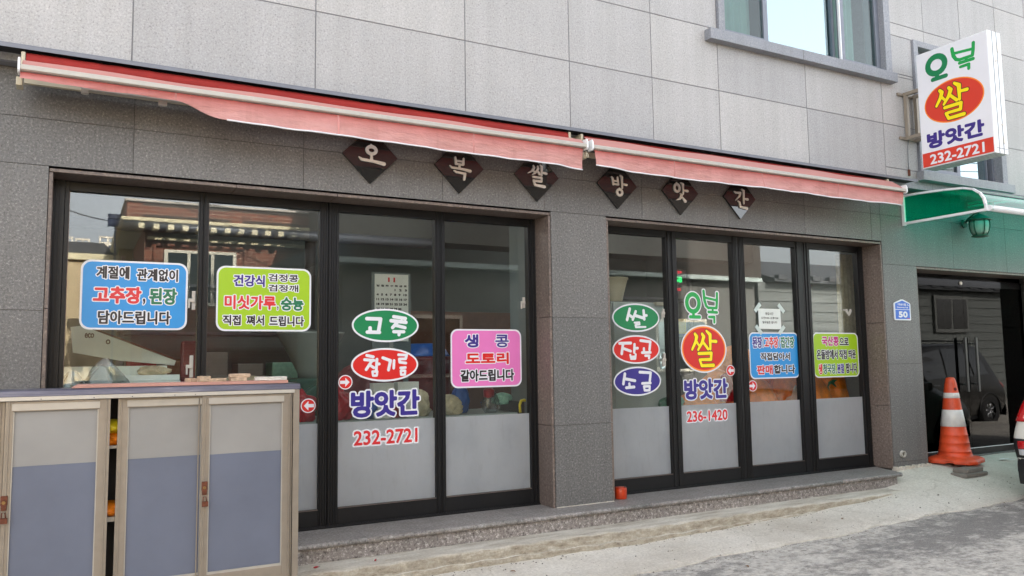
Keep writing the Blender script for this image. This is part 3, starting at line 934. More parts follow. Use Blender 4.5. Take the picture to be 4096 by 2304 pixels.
# address plate, pipe ---------------------------------------------------
pl = thing('address_plate', (7.87, -.002, 1.56), 'small blue house number plate reading 50 beside the glass doors', 'number plate')
W0 = WALL(0.0)
bx0, bx1, bz0, bz1 = 7.733, 8.008, 1.558, 1.752
sheet('plate_border', W0, [(bx0 + .012, bz0), (bx1 - .012, bz0), (bx1, bz0 + .01), (bx1, bz1 - .02), (bx1 - .012, bz1 - .004), (7.885, 1.785), (7.86, 1.785), (bx0 + .012, bz1 - .004), (bx0, bz1 - .02), (bx0, bz0 + .01)], .001, .012, 'white_vinyl', pl)
sheet('plate_face', W0, [(bx0 + .018, bz0 + .014), (bx1 - .018, bz0 + .014), (bx1 - .018, 1.672), (bx0 + .018, 1.672)], .012, .0128, 'plate_blue', pl)
sheet('plate_face', W0, [(bx0 + .018, 1.677), (bx1 - .018, 1.677), (bx1 - .018, 1.738), (7.872, 1.773), (bx0 + .018, 1.738)], .012, .0128, 'plate_blue', pl)
write(pl, W0, '50', 7.80, 7.95, 1.588, 1.655, 'white_vinyl', .0132, .005)
write(pl, W0, '대승5길', 7.795, 7.93, 1.717, 1.743, 'white_vinyl', .0132, .0008)
write(pl, W0, 'Daeseung 5-gil', 7.78, 7.965, 1.688, 1.706, 'white_vinyl', .0132, .0006)
brush(pl, W0, [([(0, 10), (5, 0), (7, 6), (12, 9)], .8), ([(4, 6), (12, 11)], .8)], (0, 12, 0, 11), (7.945, 7.975, 1.715, 1.738), 'white_vinyl', .0132, step=.001)
sheet('red_mark', W0, [(7.935, 1.576), (7.985, 1.576), (7.985, 1.581), (7.935, 1.581)], .0129, .0133, 'ink_red', pl)
pp = MB().tube([(7.735, .0, .144), (7.735, -.03, .143)], .034, 20, cap=False).tube([(7.735, .0, .144), (7.735, -.0295, .143)], .027, 20, cap=False)
i = len(pp.v)
for k in range(20):
    a, b = 2 * math.pi * k / 20, 2 * math.pi * (k + 1) / 20
    pp.face([(7.735 + r * math.cos(t), -.03, .143 + r * math.sin(t)) for r, t in ((.034, a), (.034, b), (.027, b), (.027, a))])
pw = obj('drain_pipe', pp, 'pvc', label='small cream plastic pipe stub poking from the stone column', cat='pipe')
obj('pipe_bore', MB().tube([(7.735, -.003, .143), (7.735, -.0045, .143)], .026, 16), 'interior_dark', pw, local=True).location = -Vector(pw.location)

# ================================================================== AWNINGS
def make_awning(x0, x1, red, label, gap_l=.02):
    a = thing('awning', ((x0 + x1) / 2, -.1, 2.95), label, 'awning', 'retracted awnings above the shopfront')
    # rolled cloth
    if red:
        def roll(u, v):
            t = R(-100 + 250 * v); w = 1 + .035 * math.sin(u * 160 + v * 9) * max(0, math.sin(u * 13)) ** 2
            return (x0 + .03 + (x1 - x0 - .10) * u, -.198 - .050 * w * math.cos(t), 2.980 + .050 * w * math.sin(t))
        obj('cloth_roll', MB().grid(roll, 160, 16), 'awning_red', a)
    fold = lambda u, v: (x0 + .02 + (x1 - x0 - .04) * u, -.392 + (.05 if red else .13) * v ** .8 + .003 * math.sin(u * 33), 2.894 + (.042 if red else .095) * v ** .7 + .004 * math.sin(u * 21) * v)
    obj('cloth_fold', MB().grid(fold, 90, 5), 'awning_fold', a)
    if not red:
        def roll2(u, v):
            t = R(-100 + 250 * v)
            return (x0 + .05 + (x1 - x0 - .10) * u, -.198 - .045 * math.cos(t), 2.975 + .045 * math.sin(t))
        obj('cloth_roll', MB().grid(roll2, 80, 12), 'awning_red', a)
    b = MB().prism([(-.365, 2.856), (-.403, 2.856), (-.412, 2.862), (-.412, 2.886), (-.404, 2.892), (-.365, 2.892)], x0 + .012, x1 - .012, 'x')
    obj('front_bar', b, 'bar_white', a, bevel=.002)
    for xe in (x0, x1 - .012):
        obj('end_cap', MB().prism([(-.345, 2.842), (-.408, 2.842), (-.42, 2.855), (-.42, 2.905), (-.408, 2.93), (-.345, 2.93)], xe, xe + .012, 'x'), 'aluminium_white', a, bevel=.003)
    for xe in (x0 + .005, x1 - .075):
        obj('roller_bracket', MB().box(xe, xe + .022, -.25, -.13, 2.91, 3.02).tube([(xe - .01, -.198, 2.962), (xe + .06, -.198, 2.962)], .03, 12), 'cream_plastic', a, bevel=.004)
    obj('end_fitting', MB().box(x0 - .012, x0 + .02, -.30, -.20, 2.80, 2.85), 'cream_plastic', a, bevel=.004)
    m = MB(); m.box(x0 + .32, x0 + 1.4, -.235, -.19, 2.846, 2.876); m.tube([(x0 + .34, -.21, 2.825), (x0 + .34, -.21, 2.88)], .022, 14)
    m.box(x0 + .75, x0 + .80, -.215, -.19, 2.815, 2.846)
    obj('folding_arm', m, 'bar_white', a)
    m = MB(); m.box(x1 - 1.4, x1 - .2, -.235, -.19, 2.846, 2.876)
    obj('folding_arm', m, 'bar_white', a)
    obj('torsion_bar', MB().box(x0 + .02, x1 - .02, -.16, -.13, 2.86, 2.90), 'cream_plastic', a)
    return a
m, nt, b = new_mat('awning_fold')
b.inputs['Base Color'].default_value = rgb(178, 124, 116); b.inputs['Roughness'].default_value = .8
def valance(a, x0, x1, zb, hem_from):
    def drop(x):
        return zb(x)
    def fn(u, v):
        x = x0 + (x1 - x0) * u; z0 = 2.853; z = z0 + (drop(x) - z0) * v
        y = -.386 + v * (.014 * math.sin(x * 3.1) + .007 * math.sin(x * 11 + 1) + .005 * math.sin(x * 23 + v * 5)) - .006 * v
        e = min((x1 - x), .25)
        return (x + (-.0) * v, y + .03 * v * max(0, 1 - e / .25), z)
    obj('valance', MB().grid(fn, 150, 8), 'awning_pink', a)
    pts = []
    n = 150
    for k in range(n + 1):
        u = k / n
        if x0 + (x1 - x0) * u < hem_from: continue
        p = fn(u, 1.0); pts.append((p[0], p[1] - .002, p[2] - .001))
    obj('hem_cord', MB().tube(pts, .006, 6), 'white_vinyl', a)
    for xs in np.arange(x0 + .82, x1 - .2, 1.02):
        u = (xs - x0) / (x1 - x0); sm_ = MB()
        for k in range(8):
            p, q = fn(u, k / 8), fn(u, (k + 1) / 8)
            sm_.face([(p[0] - .006, p[1] - .0018, p[2]), (q[0] - .006, q[1] - .0018, q[2]), (q[0] + .006, q[1] - .0018, q[2]), (p[0] + .006, p[1] - .0018, p[2])])
        obj('seam', sm_, 'seam_pink', a)
def z1(x):
    if x < .5: return 2.807
    if x < .8:
        t = (x - .5) / .3; return 2.807 - .086 * t * t * (3 - 2 * t)
    return float(np.interp(x, [.8, 1.4, 3.0, 3.52], [2.721, 2.710, 2.700, 2.684])) 
aw1 = make_awning(-.325, 3.545, True, 'longer red and faded pink awning rolled up over the left window', )
valance(aw1, -.312, 3.512, z1, .80)
aw2 = make_awning(3.585, 7.495, False, 'pink awning rolled up over the right doors, without a red roll showing')
valance(aw2, 3.625, 7.470, lambda x: float(np.interp(x, [3.62, 4.0, 7.0, 7.48], [2.728, 2.712, 2.715, 2.722])), 3.6)
obj('crank_loop', MB().tube([(3.548, -.37, 2.84), (3.565, -.38, 2.81), (3.56, -.385, 2.785), (3.545, -.38, 2.79), (3.55, -.375, 2.82)], .005, 6), 'cream_plastic', aw1)

# ================================================================== DIAMOND NAME TILES
ST = {}
ST['오'] = [(ring(50, 27, 17, 19), 7), ([(48, -2), (50, 8)], [3, 6]), ([(50, 52), (50, 78)], [5, 7]), ([(3, 68), (14, 80), (60, 84), (97, 92)], [2, 6, 6, 8])]
ST['복'] = [([(28, 0), (31, 32)], [4, 6]), ([(66, 2), (64, 32)], [4, 6]), ([(31, 16), (64, 18)], 4), ([(31, 32), (64, 34)], 4.5), ([(47, 34), (47, 50)], 5),
            ([(3, 44), (14, 54), (60, 56), (96, 62)], [2, 5, 5, 7]), ([(22, 68), (32, 74), (72, 78)], [3, 5, 5]), ([(72, 78), (68, 108)], [6, 5])]
ST['쌀'] = [([(30, 8), (33, 18), (24, 34), (2, 46)], [3, 6, 5, 2]), ([(28, 30), (38, 42)], [4, 5]), ([(52, 8), (55, 20), (44, 38), (24, 52)], [3, 6, 5, 2]), ([(50, 30), (62, 46)], [4, 6]),
            ([(66, 2), (73, 10), (72, 52)], [3, 6, 4]), ([(74, 36), (97, 40)], [4, 6]), ([(28, 62), (72, 64)], 5), ([(72, 64), (70, 80)], 5), ([(70, 80), (32, 80)], 5), ([(30, 78), (38, 100)], 5), ([(38, 100), (86, 104)], [5, 7])]
ST['방'] = [([(10, 12), (16, 20), (20, 52)], [3, 5, 5]), ([(44, 12), (48, 50)], [4, 5]), ([(18, 32), (46, 33)], 4), ([(20, 49), (46, 50)], 4.5), ([(60, 0), (70, 8), (71, 66)], [3, 6, 4]), ([(72, 44), (97, 47)], [4, 6]),
            (ring(55, 90, 15, 16), 6), ([(54, 68), (56, 76)], [3, 5])]
ST['앗'] = [(ring(26, 32, 17, 21), 6.5), ([(24, 2), (26, 12)], [3, 5]), ([(52, 0), (66, 8), (66, 64)], [3, 7, 4]), ([(68, 42), (95, 44)], [4, 7]),
            ([(48, 62), (56, 72), (44, 92), (20, 102)], [3, 7, 6, 2]), ([(58, 82), (78, 104)], [4, 8])]
ST['간'] = [([(2, 18), (14, 24), (46, 22), (40, 40), (10, 68)], [3, 5, 6, 5, 2]), ([(56, 0), (70, 10), (68, 84)], [3, 7, 4]), ([(70, 54), (97, 56)], [4, 7]), ([(26, 72), (38, 80), (42, 106)], [3, 5, 6]), ([(42, 106), (88, 110)], [5, 8])]
m, nt, b = new_mat('polished_black'); b.inputs['Base Color'].default_value = rgb(30, 31, 31); b.inputs['Roughness'].default_value = .04
b.inputs['Specular IOR Level'].default_value = .5; b.inputs['IOR'].default_value = 1.85
tiles = [('오', 1.879, 2.697, .212, .208, (-.097, .107, -.080, .078)), ('복', 2.60, 2.69, .21, .21, (-.092, .095, -.103, .069)), ('쌀', 3.30, 2.687, .21, .212, (-.093, .089, -.097, .095)),
         ('방', 4.11, 2.69, .21, .21, (-.084, .097, -.100, .083)), ('앗', 4.815, 2.69, .21, .21, (-.093, .084, -.094, .084)), ('간', 5.545, 2.70, .205, .205, (-.081, .096, -.099, .082))]
words = {'오': 'leftmost, lettered 오, under the pink valance', '복': 'second from the left, lettered 복', '쌀': 'lettered 쌀, third from the left near the end of the longer awning',
         '방': 'lettered 방, just right of the gap between the awnings', '앗': 'lettered 앗, second from the right', '간': 'lettered 간, rightmost'}
for ch, cx, cz, hx, hz, bb in tiles:
    t = thing('name_tile', (cx, -.02, cz - hz), 'black diamond tile ' + words[ch], 'tile sign', 'black diamond name tiles on the lintel')
    sheet('tile', W0, [(cx - hx, cz), (cx, cz - hz), (cx + hx, cz), (cx, cz + hz)], .001, .022, 'polished_black', t)
    k = (bb[1] - bb[0])
    brush(t, W0, ST[ch], (0, 100, 0, 110), (cx + bb[0], cx + bb[1], cz + bb[2] - .0, cz + bb[3]), 'satin_steel', .034, rscale=1.0, step=.003, thick=.010, name='letter')

# ================================================================== WINDOW STICKERS
GP = WALL(.2628)        # front of the film / glass
Lp = [0]
def sticker(shape, x0, x1, z0, z1, colour, label, border=.012, r=.06):
    t = thing('window_sticker', ((x0 + x1) / 2, .262, z0), label, 'sticker')
    if shape == 'ell':
        sheet('border', GP, ell(x0, x1, z0, z1), .0004, .0010, 'white_vinyl', t)
        sheet('ground_colour', GP, ell(x0 + border, x1 - border, z0 + border, z1 - border), .0010, .0014, colour, t)
    elif shape == 'rect':
        sheet('border', GP, rrect(x0, x1, z0, z1, r), .0004, .0010, 'white_vinyl', t)
        sheet('ground_colour', GP, rrect(x0 + border, x1 - border, z0 + border, z1 - border, r - border * .6), .0010, .0014, colour, t)
    return t
def boxmap(src, dst):
    sx = (dst[1] - dst[0]) / (src[1] - src[0]); sz = (dst[3] - dst[2]) / (src[3] - src[2])
    return lambda a, b, c, d: (dst[0] + (a - src[0]) * sx, dst[0] + (b - src[0]) * sx, dst[3] - (d - src[2]) * sz, dst[3] - (c - src[2]) * sz)
LF = .002
def lines(t, src, dst, rows, ow=.006):
    mp = boxmap(src, dst)
    for txt, a, b, c, d, mat, bold in rows:
        x0, x1, zz0, zz1 = mp(a, b, c, d)
        write(t, GP, txt, x0 + ow, x1 - ow, zz0 + ow, zz1 - ow, mat, LF, bold * (.62 if (zz1 - zz0) > .075 else .42), ow)
dA = (.029, .676, 1.417, 1.873)
t = sticker('rect', *dA, 'vinyl_blue', 'large sky blue sticker with black, red and green lettering on the leftmost pane')
lines(t, (565, 1360, 520, 1032), dA, [
    ('계절에', 668, 922, 556, 664, 'ink_black', .0045), ('관계없이', 962, 1290, 564, 672, 'ink_black', .0045),
    ('고추장', 648, 1016, 705, 846, 'ink_red', .008), (',', 1012, 1046, 790, 850, 'ink_black', .005), ('된장', 1058, 1285, 708, 848, 'ink_green', .007),
    ('담아드립니다', 688, 1240, 884, 998, 'ink_black', .005)])
dB = (.863, 1.523, 1.412, 1.870)
t = sticker('rect', *dB, 'vinyl_lime', 'lime green sticker on the second pane from the left with purple, red and black lettering')
lines(t, (1567, 2254, 572, 1042), dB, [
    ('건강식', 1678, 1914, 626, 724, 'ink_navy', .005), ('검정콩', 1928, 2162, 612, 680, 'ink_black', .0035), ('검정깨', 1928, 2162, 690, 754, 'ink_black', .0035),
    ('미싯가루', 1618, 1996, 775, 890, 'ink_red', .006), (',', 1994, 2016, 850, 892, 'ink_black', .004), ('숭늉', 2020, 2204, 782, 894, 'ink_green', .006),
    ('직접', 1608, 1746, 920, 1006, 'ink_black', .004), ('쪄서', 1774, 1912, 920, 1006, 'ink_black', .004), ('드립니다', 1938, 2208, 922, 1010, 'ink_black', .004)])
dP = (2.641, 3.286, .968, 1.439)
t = sticker('rect', *dP, 'vinyl_pink', 'pink sticker with navy, red and black lettering on the pane left of the stone pillar')
lines(t, (1403, 2188, 380, 1030), dP, [
    ('생', 1545, 1712, 428, 594, 'ink_navy', .008), ('콩', 1882, 2052, 430, 594, 'ink_navy', .0045), ('도토리', 1552, 2050, 632, 784, 'vinyl_red', .008),
    ('갈아드립니다', 1496, 2108, 820, 972, 'ink_black', .006)], .007)
dU = (5.869, 6.558, .967, 1.429)
t = sticker('rect', *dU, 'vinyl_blue', 'smaller blue sticker below the taped paper notice on the right doors')
lines(t, (175, 732, 518, 1055), dU, [
    ('된장', 206, 322, 560, 706, 'ink_navy', .006), ('/', 320, 340, 570, 700, 'ink_black', .003), ('고추장', 338, 504, 560, 706, 'ink_red', .006), ('/', 502, 524, 570, 700, 'ink_black', .003), ('집간장', 520, 688, 560, 706, 'ink_green', .006),
    ('직접담아서', 290, 632, 748, 852, 'ink_black', .005), ('판매', 244, 428, 890, 1012, 'ink_red', .007), ('합니다', 432, 684, 890, 1008, 'ink_black', .006)])
dG = (6.774, 7.472, .960, 1.431)
t = sticker('rect', *dG, 'vinyl_lime', 'lime green sticker on the rightmost sliding door with magenta and black lettering')
lines(t, (920, 1422, 524, 1038), dG, [
    ('국산콩', 1012, 1206, 560, 682, 'ink_magenta', .007), ('으로', 1208, 1318, 576, 674, 'ink_black', .006),
    ('온돌방에서', 950, 1188, 712, 838, 'ink_black', .005), ('직접', 1196, 1290, 716, 836, 'ink_black', .005), ('띄운', 1300, 1394, 716, 832, 'ink_black', .005),
    ('생', 960, 1010, 876, 1004, 'ink_red', .006), ('청국장,', 1012, 1166, 876, 1008, 'ink_green', .005), ('분말', 1166, 1254, 876, 1000, 'ink_navy', .005), ('팝니다', 1264, 1400, 872, 1000, 'ink_black', .005)], .005)

def oval(src, dst, colour, label, strokes, rs=1.0):
    t = sticker('ell', *dst, colour, label, border=.014)
    brush(t, GP, strokes, src, dst, 'white_vinyl', LF - .0004, rs)
    return t
oval((300, 1043, 152, 525), (1.831, 2.369, 1.334, 1.591), 'vinyl_green', 'green oval sticker lettered 고추 above a red oval', [
    ([(462, 266), (612, 268), (588, 412)], 20), ([(497, 368), (497, 408)], 20), ([(466, 414), (600, 416)], 19),
    ([(758, 240), (890, 258)], 19), ([(728, 285), (896, 302)], 20), ([(800, 300), (745, 362)], 19), ([(775, 335), (886, 362)], 18), ([(758, 408), (872, 408)], 18), ([(820, 408), (817, 442)], 18)])
oval((292, 1038, 590, 965), (1.826, 2.364, 1.035, 1.290), 'vinyl_red', 'red oval sticker lettered 참기름 beneath the green oval', [
    ([(462, 672), (532, 688)], 16), ([(438, 718), (540, 728)], 16), ([(520, 728), (455, 828)], 16), ([(490, 776), (538, 808)], 15), ([(572, 716), (564, 846)], 16), ([(572, 768), (598, 768)], 15),
    ([(524, 852), (576, 850), (570, 896), (530, 896), (524, 852)], 13),
    ([(638, 700), (722, 732), (700, 836)], 17), ([(762, 732), (758, 818)], 15),
    ([(812, 668), (905, 672), (893, 714), (820, 716), (826, 752), (896, 762)], 15), ([(836, 816), (890, 812)], 15), ([(838, 848), (888, 848), (884, 892), (842, 892), (838, 848)], 13)])
oval((25, 572, 185, 515), (4.222, 4.756, 1.425, 1.685), 'vinyl_green', 'green oval sticker lettered 쌀 at the top of three ovals', [
    ([(226, 250), (192, 376)], 16), ([(214, 318), (262, 352)], 15), ([(294, 278), (258, 372)], 15), ([(290, 326), (372, 350)], 16), ([(386, 266), (392, 366)], 16), ([(392, 322), (420, 322)], 14),
    ([(276, 408), (334, 404), (336, 428), (286, 434), (290, 460), (404, 456)], 10)])
oval((28, 578, 553, 885), (4.216, 4.750, 1.137, 1.396), 'vinyl_red', 'red oval sticker lettered 잡곡, middle of three ovals', [
    ([(108, 648), (238, 644)], 15), ([(148, 655), (130, 766)], 16), ([(150, 706), (234, 738)], 14), ([(280, 660), (274, 752)], 15), ([(284, 706), (316, 704)], 14),
    ([(228, 782), (236, 826), (284, 826), (290, 776)], 12), ([(232, 802), (286, 800)], 10), ([(352, 616), (466, 630), (454, 722)], 15), ([(388, 708), (388, 742)], 14), ([(366, 756), (464, 754)], 14), ([(402, 792), (450, 792), (444, 822)], 13)])
oval((42, 592, 917, 1257), (4.220, 4.753, .849, 1.112), 'vinyl_navy', 'dark blue oval sticker lettered 소금 at the bottom of three ovals', [
    ([(170, 998), (150, 1112)], 16), ([(166, 1054), (284, 1080)], 15), ([(218, 1112), (220, 1150)], 14), ([(182, 1158), (272, 1152)], 15),
    ([(342, 982), (470, 992), (456, 1092)], 15), ([(368, 1114), (464, 1112)], 14), ([(386, 1150), (454, 1150), (450, 1196), (394, 1196), (386, 1150)], 13)])
def arrow(x0, x1, z0, z1, d, label):
    t = sticker('ell', x0, x1, z0, z1, 'vinyl_red', label, border=.007)
    cx, cz, r = (x0 + x1) / 2, (z0 + z1) / 2, (x1 - x0) / 2
    P = [(.62, 0), (-.02, .62), (-.02, .22), (-.80, .22), (-.80, -.22), (-.02, -.22), (-.02, -.62)]
    sheet('arrow', GP, [(cx + d * p[0] * r * .95, cz + p[1] * r) for p in P][::(1 if d > 0 else -1)], .0014, .0018, 'white_vinyl', t)
arrow(1.730, 1.838, .984, 1.091, 1, 'round red arrow sticker pointing right beside the 참기름 oval')
arrow(1.455, 1.564, .823, .927, -1, 'round red arrow sticker pointing left just past the aluminium cabinet')
arrow(5.555, 5.667, 1.003, 1.110, -1, 'round red arrow sticker pointing left below the red 쌀 disc')
arrow(5.837, 5.953, .847, .955, 1, 'round red arrow sticker pointing right under the smaller blue sticker')
t = thing('window_lettering', (2.1, .262, .76), 'large navy word 방앗간 with white edge above the frosted band, left window', 'sticker')
write(t, GP, '방앗간', 1.826, 2.375, .771, .971, 'vinyl_navy', .0008, .009, .011)
t = thing('window_lettering', (2.1, .262, .55), 'red phone number 232-2721 on the frosted band', 'sticker')
write(t, GP, '232-2721', 1.849, 2.356, .566, .675, 'ink_red', .0008, .0035, .012)
t = thing('window_lettering', (5.3, .262, .78), 'smaller navy word 방앗간 below the red 쌀 disc', 'sticker')
write(t, GP, '방앗간', 5.022, 5.567, .792, .985, 'vinyl_navy', .0008, .009, .010)
t = thing('window_lettering', (5.3, .262, .57), 'dark red phone number 236-1420 on the frosted band', 'sticker')
write(t, GP, '236-1420', 5.044, 5.550, .586, .688, 'ink_red', .0008, .0035, .010)
OB = [(ring(960, 185, 70, 98), 24), ([(962, 290), (962, 330)], 18), ([(925, 345), (1032, 345)], 18)]
BOK = [([(1087, 46), (1094, 150), (1112, 215), (1140, 240)], [17, 18, 16, 14]), ([(1244, 66), (1240, 160), (1232, 235)], 16), ([(1100, 120), (1236, 148)], 13), ([(1130, 236), (1228, 238)], 14),
       ([(1186, 238), (1186, 280)], 14), ([(1136, 284), (1236, 288)], 15), ([(1140, 342), (1202, 342), (1200, 402)], [13, 15, 15])]
t = thing('window_lettering', (5.28, .262, 1.5), 'green word 오복 with white edge above the red 쌀 disc', 'sticker')
brush(t, GP, OB + BOK, (855, 1275, 18, 423), (5.052, 5.507, 1.506, 1.845), 'bright_green', .0008, .95, .011)
SS = [([(986, 540), (1004, 570), (990, 630), (948, 718)], [16, 20, 18, 13]), ([(1000, 625), (1024, 668)], [14, 12]), ([(1068, 540), (1086, 570), (1064, 640), (1016, 722)], [16, 20, 18, 13]), ([(1072, 628), (1132, 714)], [15, 16]),
      ([(1120, 504), (1160, 548), (1158, 716)], [13, 21, 14]), ([(1172, 622), (1228, 626)], [14, 17]), ([(1022, 766), (1168, 762), (1160, 836), (1044, 836)], [16, 17, 16, 14]), ([(1030, 838), (1052, 906), (1188, 904)], [14, 16, 18])]
t = sticker('ell', 4.998, 5.569, 1.040, 1.497, 'vinyl_red', 'red disc sticker with orange rim and yellow word 쌀', border=.014)
def rimring(plane, x0, x1, z0, z1, w, l0, mat, parent):
    a = ell(x0, x1, z0, z1); b = ell(x0 + w, x1 - w, z0 + w, z1 - w); n = len(a)
    flat('rim', plane, [[a[k], a[(k + 1) % n], b[(k + 1) % n], b[k]] for k in range(n)], l0, mat, parent)
rimring(GP, 5.012, 5.555, 1.054, 1.483, .014, .0018, 'vinyl_orange', t)
brush(t, GP, SS, (820, 1350, 433, 990), (4.998, 5.569, 1.040, 1.497), 'vinyl_yellow', .0018, 1.0, .006, 'outline_brown')
# paper notice with tape
t = thing('paper_notice', (6.17, .262, 1.46), 'white paper notice of opening hours taped at its four corners', 'notice')
sheet('sheet', GP, [(6.015, 1.466), (6.325, 1.463), (6.322, 1.668), (6.012, 1.668)], .0004, .0012, 'paper', t)
mpn = boxmap((275, 535, 247, 482), (6.015, 6.325, 1.463, 1.668))
for txt, a, b_, c, d in (('영업시간', 352, 446, 288, 320), ('오전9:00~오후7:00', 302, 502, 340, 368), ('일요일은 쉽니다', 316, 488, 388, 418)):
    x0, x1, zz0, zz1 = mpn(a, b_, c, d); write(t, GP, txt, x0, x1, zz0, zz1, 'ink_black', .0016, .0006)
for cx, cz, s in ((6.005, 1.678, 1), (6.335, 1.675, -1), (6.01, 1.455, -1), (6.33, 1.455, 1)):
    v = Vector((.707 * 1.0, .707 * s)); w = Vector((-v.y, v.x)); c = Vector((cx, cz))
    sheet('tape', GP, [tuple(c + v * a + w * b2) for a, b2 in ((-.055, -.021), (.055, -.021), (.055, .021), (-.055, .021))], .0013, .0016, 'tape', t)
t = thing('lock_plate', (7.35, .26, 1.6), 'small white heart-shaped lock cover at the right edge of the last door', 'lock cover')
brush(t, GP, [([(10, 20), (28, 55)], [14, 8]), ([(45, 18), (28, 55)], [14, 8]), ([(-20, 12), (8, 14)], 5)], (0, 60, 0, 70), (7.30, 7.405, 1.605, 1.692), 'bar_white', .003, 1, step=.003, name='plate', thick=.004)

# ================================================================== PROJECTING SIGN
SXF, SXB, SY0, SY1, SZ0, SZ1 = 7.905, 8.125, -1.098, -.325, 3.155, 4.405
sg = thing('projecting_sign', (8.0, -.7, SZ0), 'white box sign projecting from the wall with green, yellow and navy lettering', 'sign')
obj('cabinet', MB().box(SXF, SXB, SY0, SY1, SZ0, SZ1), 'aluminium_white', sg, bevel=.003)
SP = Face2D((SXF, SY1, SZ1), (0, -1, 0), (-1, 0, 0))
WS, HS = SY1 - SY0, SZ1 - SZ0
def SF(u0, u1, v0, v1): return (u0 * WS, u1 * WS, -v1 * HS, -v0 * HS)
def rect(b): return [(b[0], b[2]), (b[1], b[2]), (b[1], b[3]), (b[0], b[3])]
sheet('face', SP, rect(SF(.012, .988, .008, .992)), .0005, .003, 'sign_white', sg)
sheet('phone_band', SP, rect(SF(.013, .987, .872, .991)), .003, .0036, 'sign_red', sg)
b = SF(.12, .87, .893, .978); write(sg, SP, '232-2721', *b, 'sign_white', .0040, .004)
b = SF(.09, .885, .705, .845); write(sg, SP, '방앗간', *b, 'ink_navy', .0034, .010)
e = SF(.085, .915, .305, .665)
sheet('oval_rim', SP, ell(*e), .003, .0036, 'vinyl_orange', sg)
sheet('oval', SP, ell(e[0] + .012, e[1] - .012, e[2] + .012, e[3] - .012), .0036, .0042, 'sign_red', sg)
brush(sg, SP, SS, (935, 1245, 488, 925), SF(.24, .72, .335, .64), 'vinyl_yellow', .0048, 1.05, .008, 'outline_brown')
brush(sg, SP, OB, (868, 1050, 60, 365), SF(.13, .45, .05, .275), 'vinyl_green', .0034, 1.1)
brush(sg, SP, BOK, (1068, 1262, 28, 420), SF(.49, .85, .045, .275), 'bright_green', .0034, 1.02)
edge = MB().box(SXF + .07, SXF + .075, SY0 - .0035, SY0 - .0005, SZ0, SZ1).box(SXF + .145, SXF + .15, SY0 - .0035, SY0 - .0005, SZ0, SZ1).box(SXF + .03, SXB - .01, SY0 - .0034, SY0 - .0005, SZ0 + .05, SZ0 + .053)
obj('edge_profile', edge, 'aluminium_grey', sg)
for z in (SZ1 - .17, SZ0 + .14):
    obj('hinge', MB().box(SXB - .075, SXB - .045, SY0 - .008, SY0 - .0005, z - .035, z + .035), 'satin_steel', sg)
for x, z in ((SXF + .11, 4.1), (SXF + .14, 3.45)):
    obj('bolt', MB().tube([(x, SY0 - .012, z), (x, SY0 - .0005, z)], .008, 8), 'satin_steel', sg)
for k in range(4): obj('underside_groove', MB().box(SXF + .03 + .05 * k, SXF + .034 + .05 * k, SY0 + .01, SY1 - .01, SZ0 - .0025, SZ0 - .0005), 'flash_grey', sg)
br = MB()
for z in (4.03, 3.54):
    br.box(7.83, 8.30, UW - .022, UW - .001, z - .014, z + .014)
    for x in (7.93, 8.10): br.box(x - .018, x + .018, SY1 + .001, UW - .022, z - .018, z + .018)
for x in (7.93, 8.10): br.box(x - .0175, x + .0175, UW - .060, UW - .0225, 3.558, 4.012)
obj('bracket', br, 'aluminium_warm', sg)
cb = MB().tube([(7.95, UW - .03, 3.53), (7.955, UW - .012, 3.45), (7.95, UW - .01, 3.3), (7.955, UW - .01, 3.2)], .004, 6)
obj('cable', cb, 'flash_grey', sg)
obj('cable_connector', MB().box(7.945, 7.965, UW - .02, UW - .003, 3.13, 3.2), 'rust', sg)

# ================================================================== GREEN CANOPY
cn = thing('green_canopy', (9.5, -.4, 2.6), 'translucent green canopy with white aluminium edges over the glass doors', 'canopy')
prof = [(-.002, 2.93), (-.2, 2.925), (-.5, 2.905), (-.70, 2.885), (-.80, 2.855), (-.87, 2.80), (-.905, 2.74), (-.92, 2.67), (-.922, 2.625)]
CX0, CX1 = 7.985, 13.0
def roofp(u, v):
    k = v * (len(prof) - 1); i = min(int(k), len(prof) - 2); t = k - i
    return (CX0 + (CX1 - CX0) * u, prof[i][0] * (1 - t) + prof[i + 1][0] * t, prof[i][1] * (1 - t) + prof[i + 1][1] * t)
rm = MB().grid(roofp, 10, 24)
ro = obj('roof_sheet', rm, 'canopy_roof', cn)
poly = [(-.02, 2.625)] + [(y + (.012 if y < -.85 else 0), z - .012) for y, z in prof][::1][0:]
side = [(-.02, 2.63)] + [(max(y, -.905), z - .014) for y, z in prof]
side = [(-.02, 2.64), (-.02, 2.91)] + [(y + .01, z - .014) for y, z in prof[1:-1]] + [(-.905, 2.64)]
obj('side_panel', MB().prism(side, CX0 + .006, CX0 + .010, 'x'), 'canopy_green', cn)
fr = MB()
path = [(CX0, y, z) for y, z in prof]
def rail(mbk, pts, w=.018, dx=.03):
    for a, b in zip(pts[:-1], pts[1:]):
        a = Vector(a); b = Vector(b); d = (b - a).normalized(); nn = Vector((0, -d.z, d.y))
        i = len(mbk.v)
        for p in (a - d * .003, b + d * .003):
            for sx, sn in ((-dx / 2, -w), (dx / 2, -w), (dx / 2, w), (-dx / 2, w)):
                mbk.v.append(tuple(p + Vector((sx, 0, 0)) + nn * sn))
        for q in ((0, 1, 2, 3), (7, 6, 5, 4), (0, 4, 5, 1), (1, 5, 6, 2), (2, 6, 7, 3), (3, 7, 4, 0)): mbk.f.append([i + k for k in q]); mbk.sm.append(False)
rail(fr, path, .010)
fr.box(CX0 - .016, CX0 + .016, -.935, -.02, 2.610, 2.634)
fr.box(CX0 - .0165, CX0 + .0165, -.03, -.002, 2.60, 2.94)
obj('end_frame', fr, 'aluminium_white', cn)
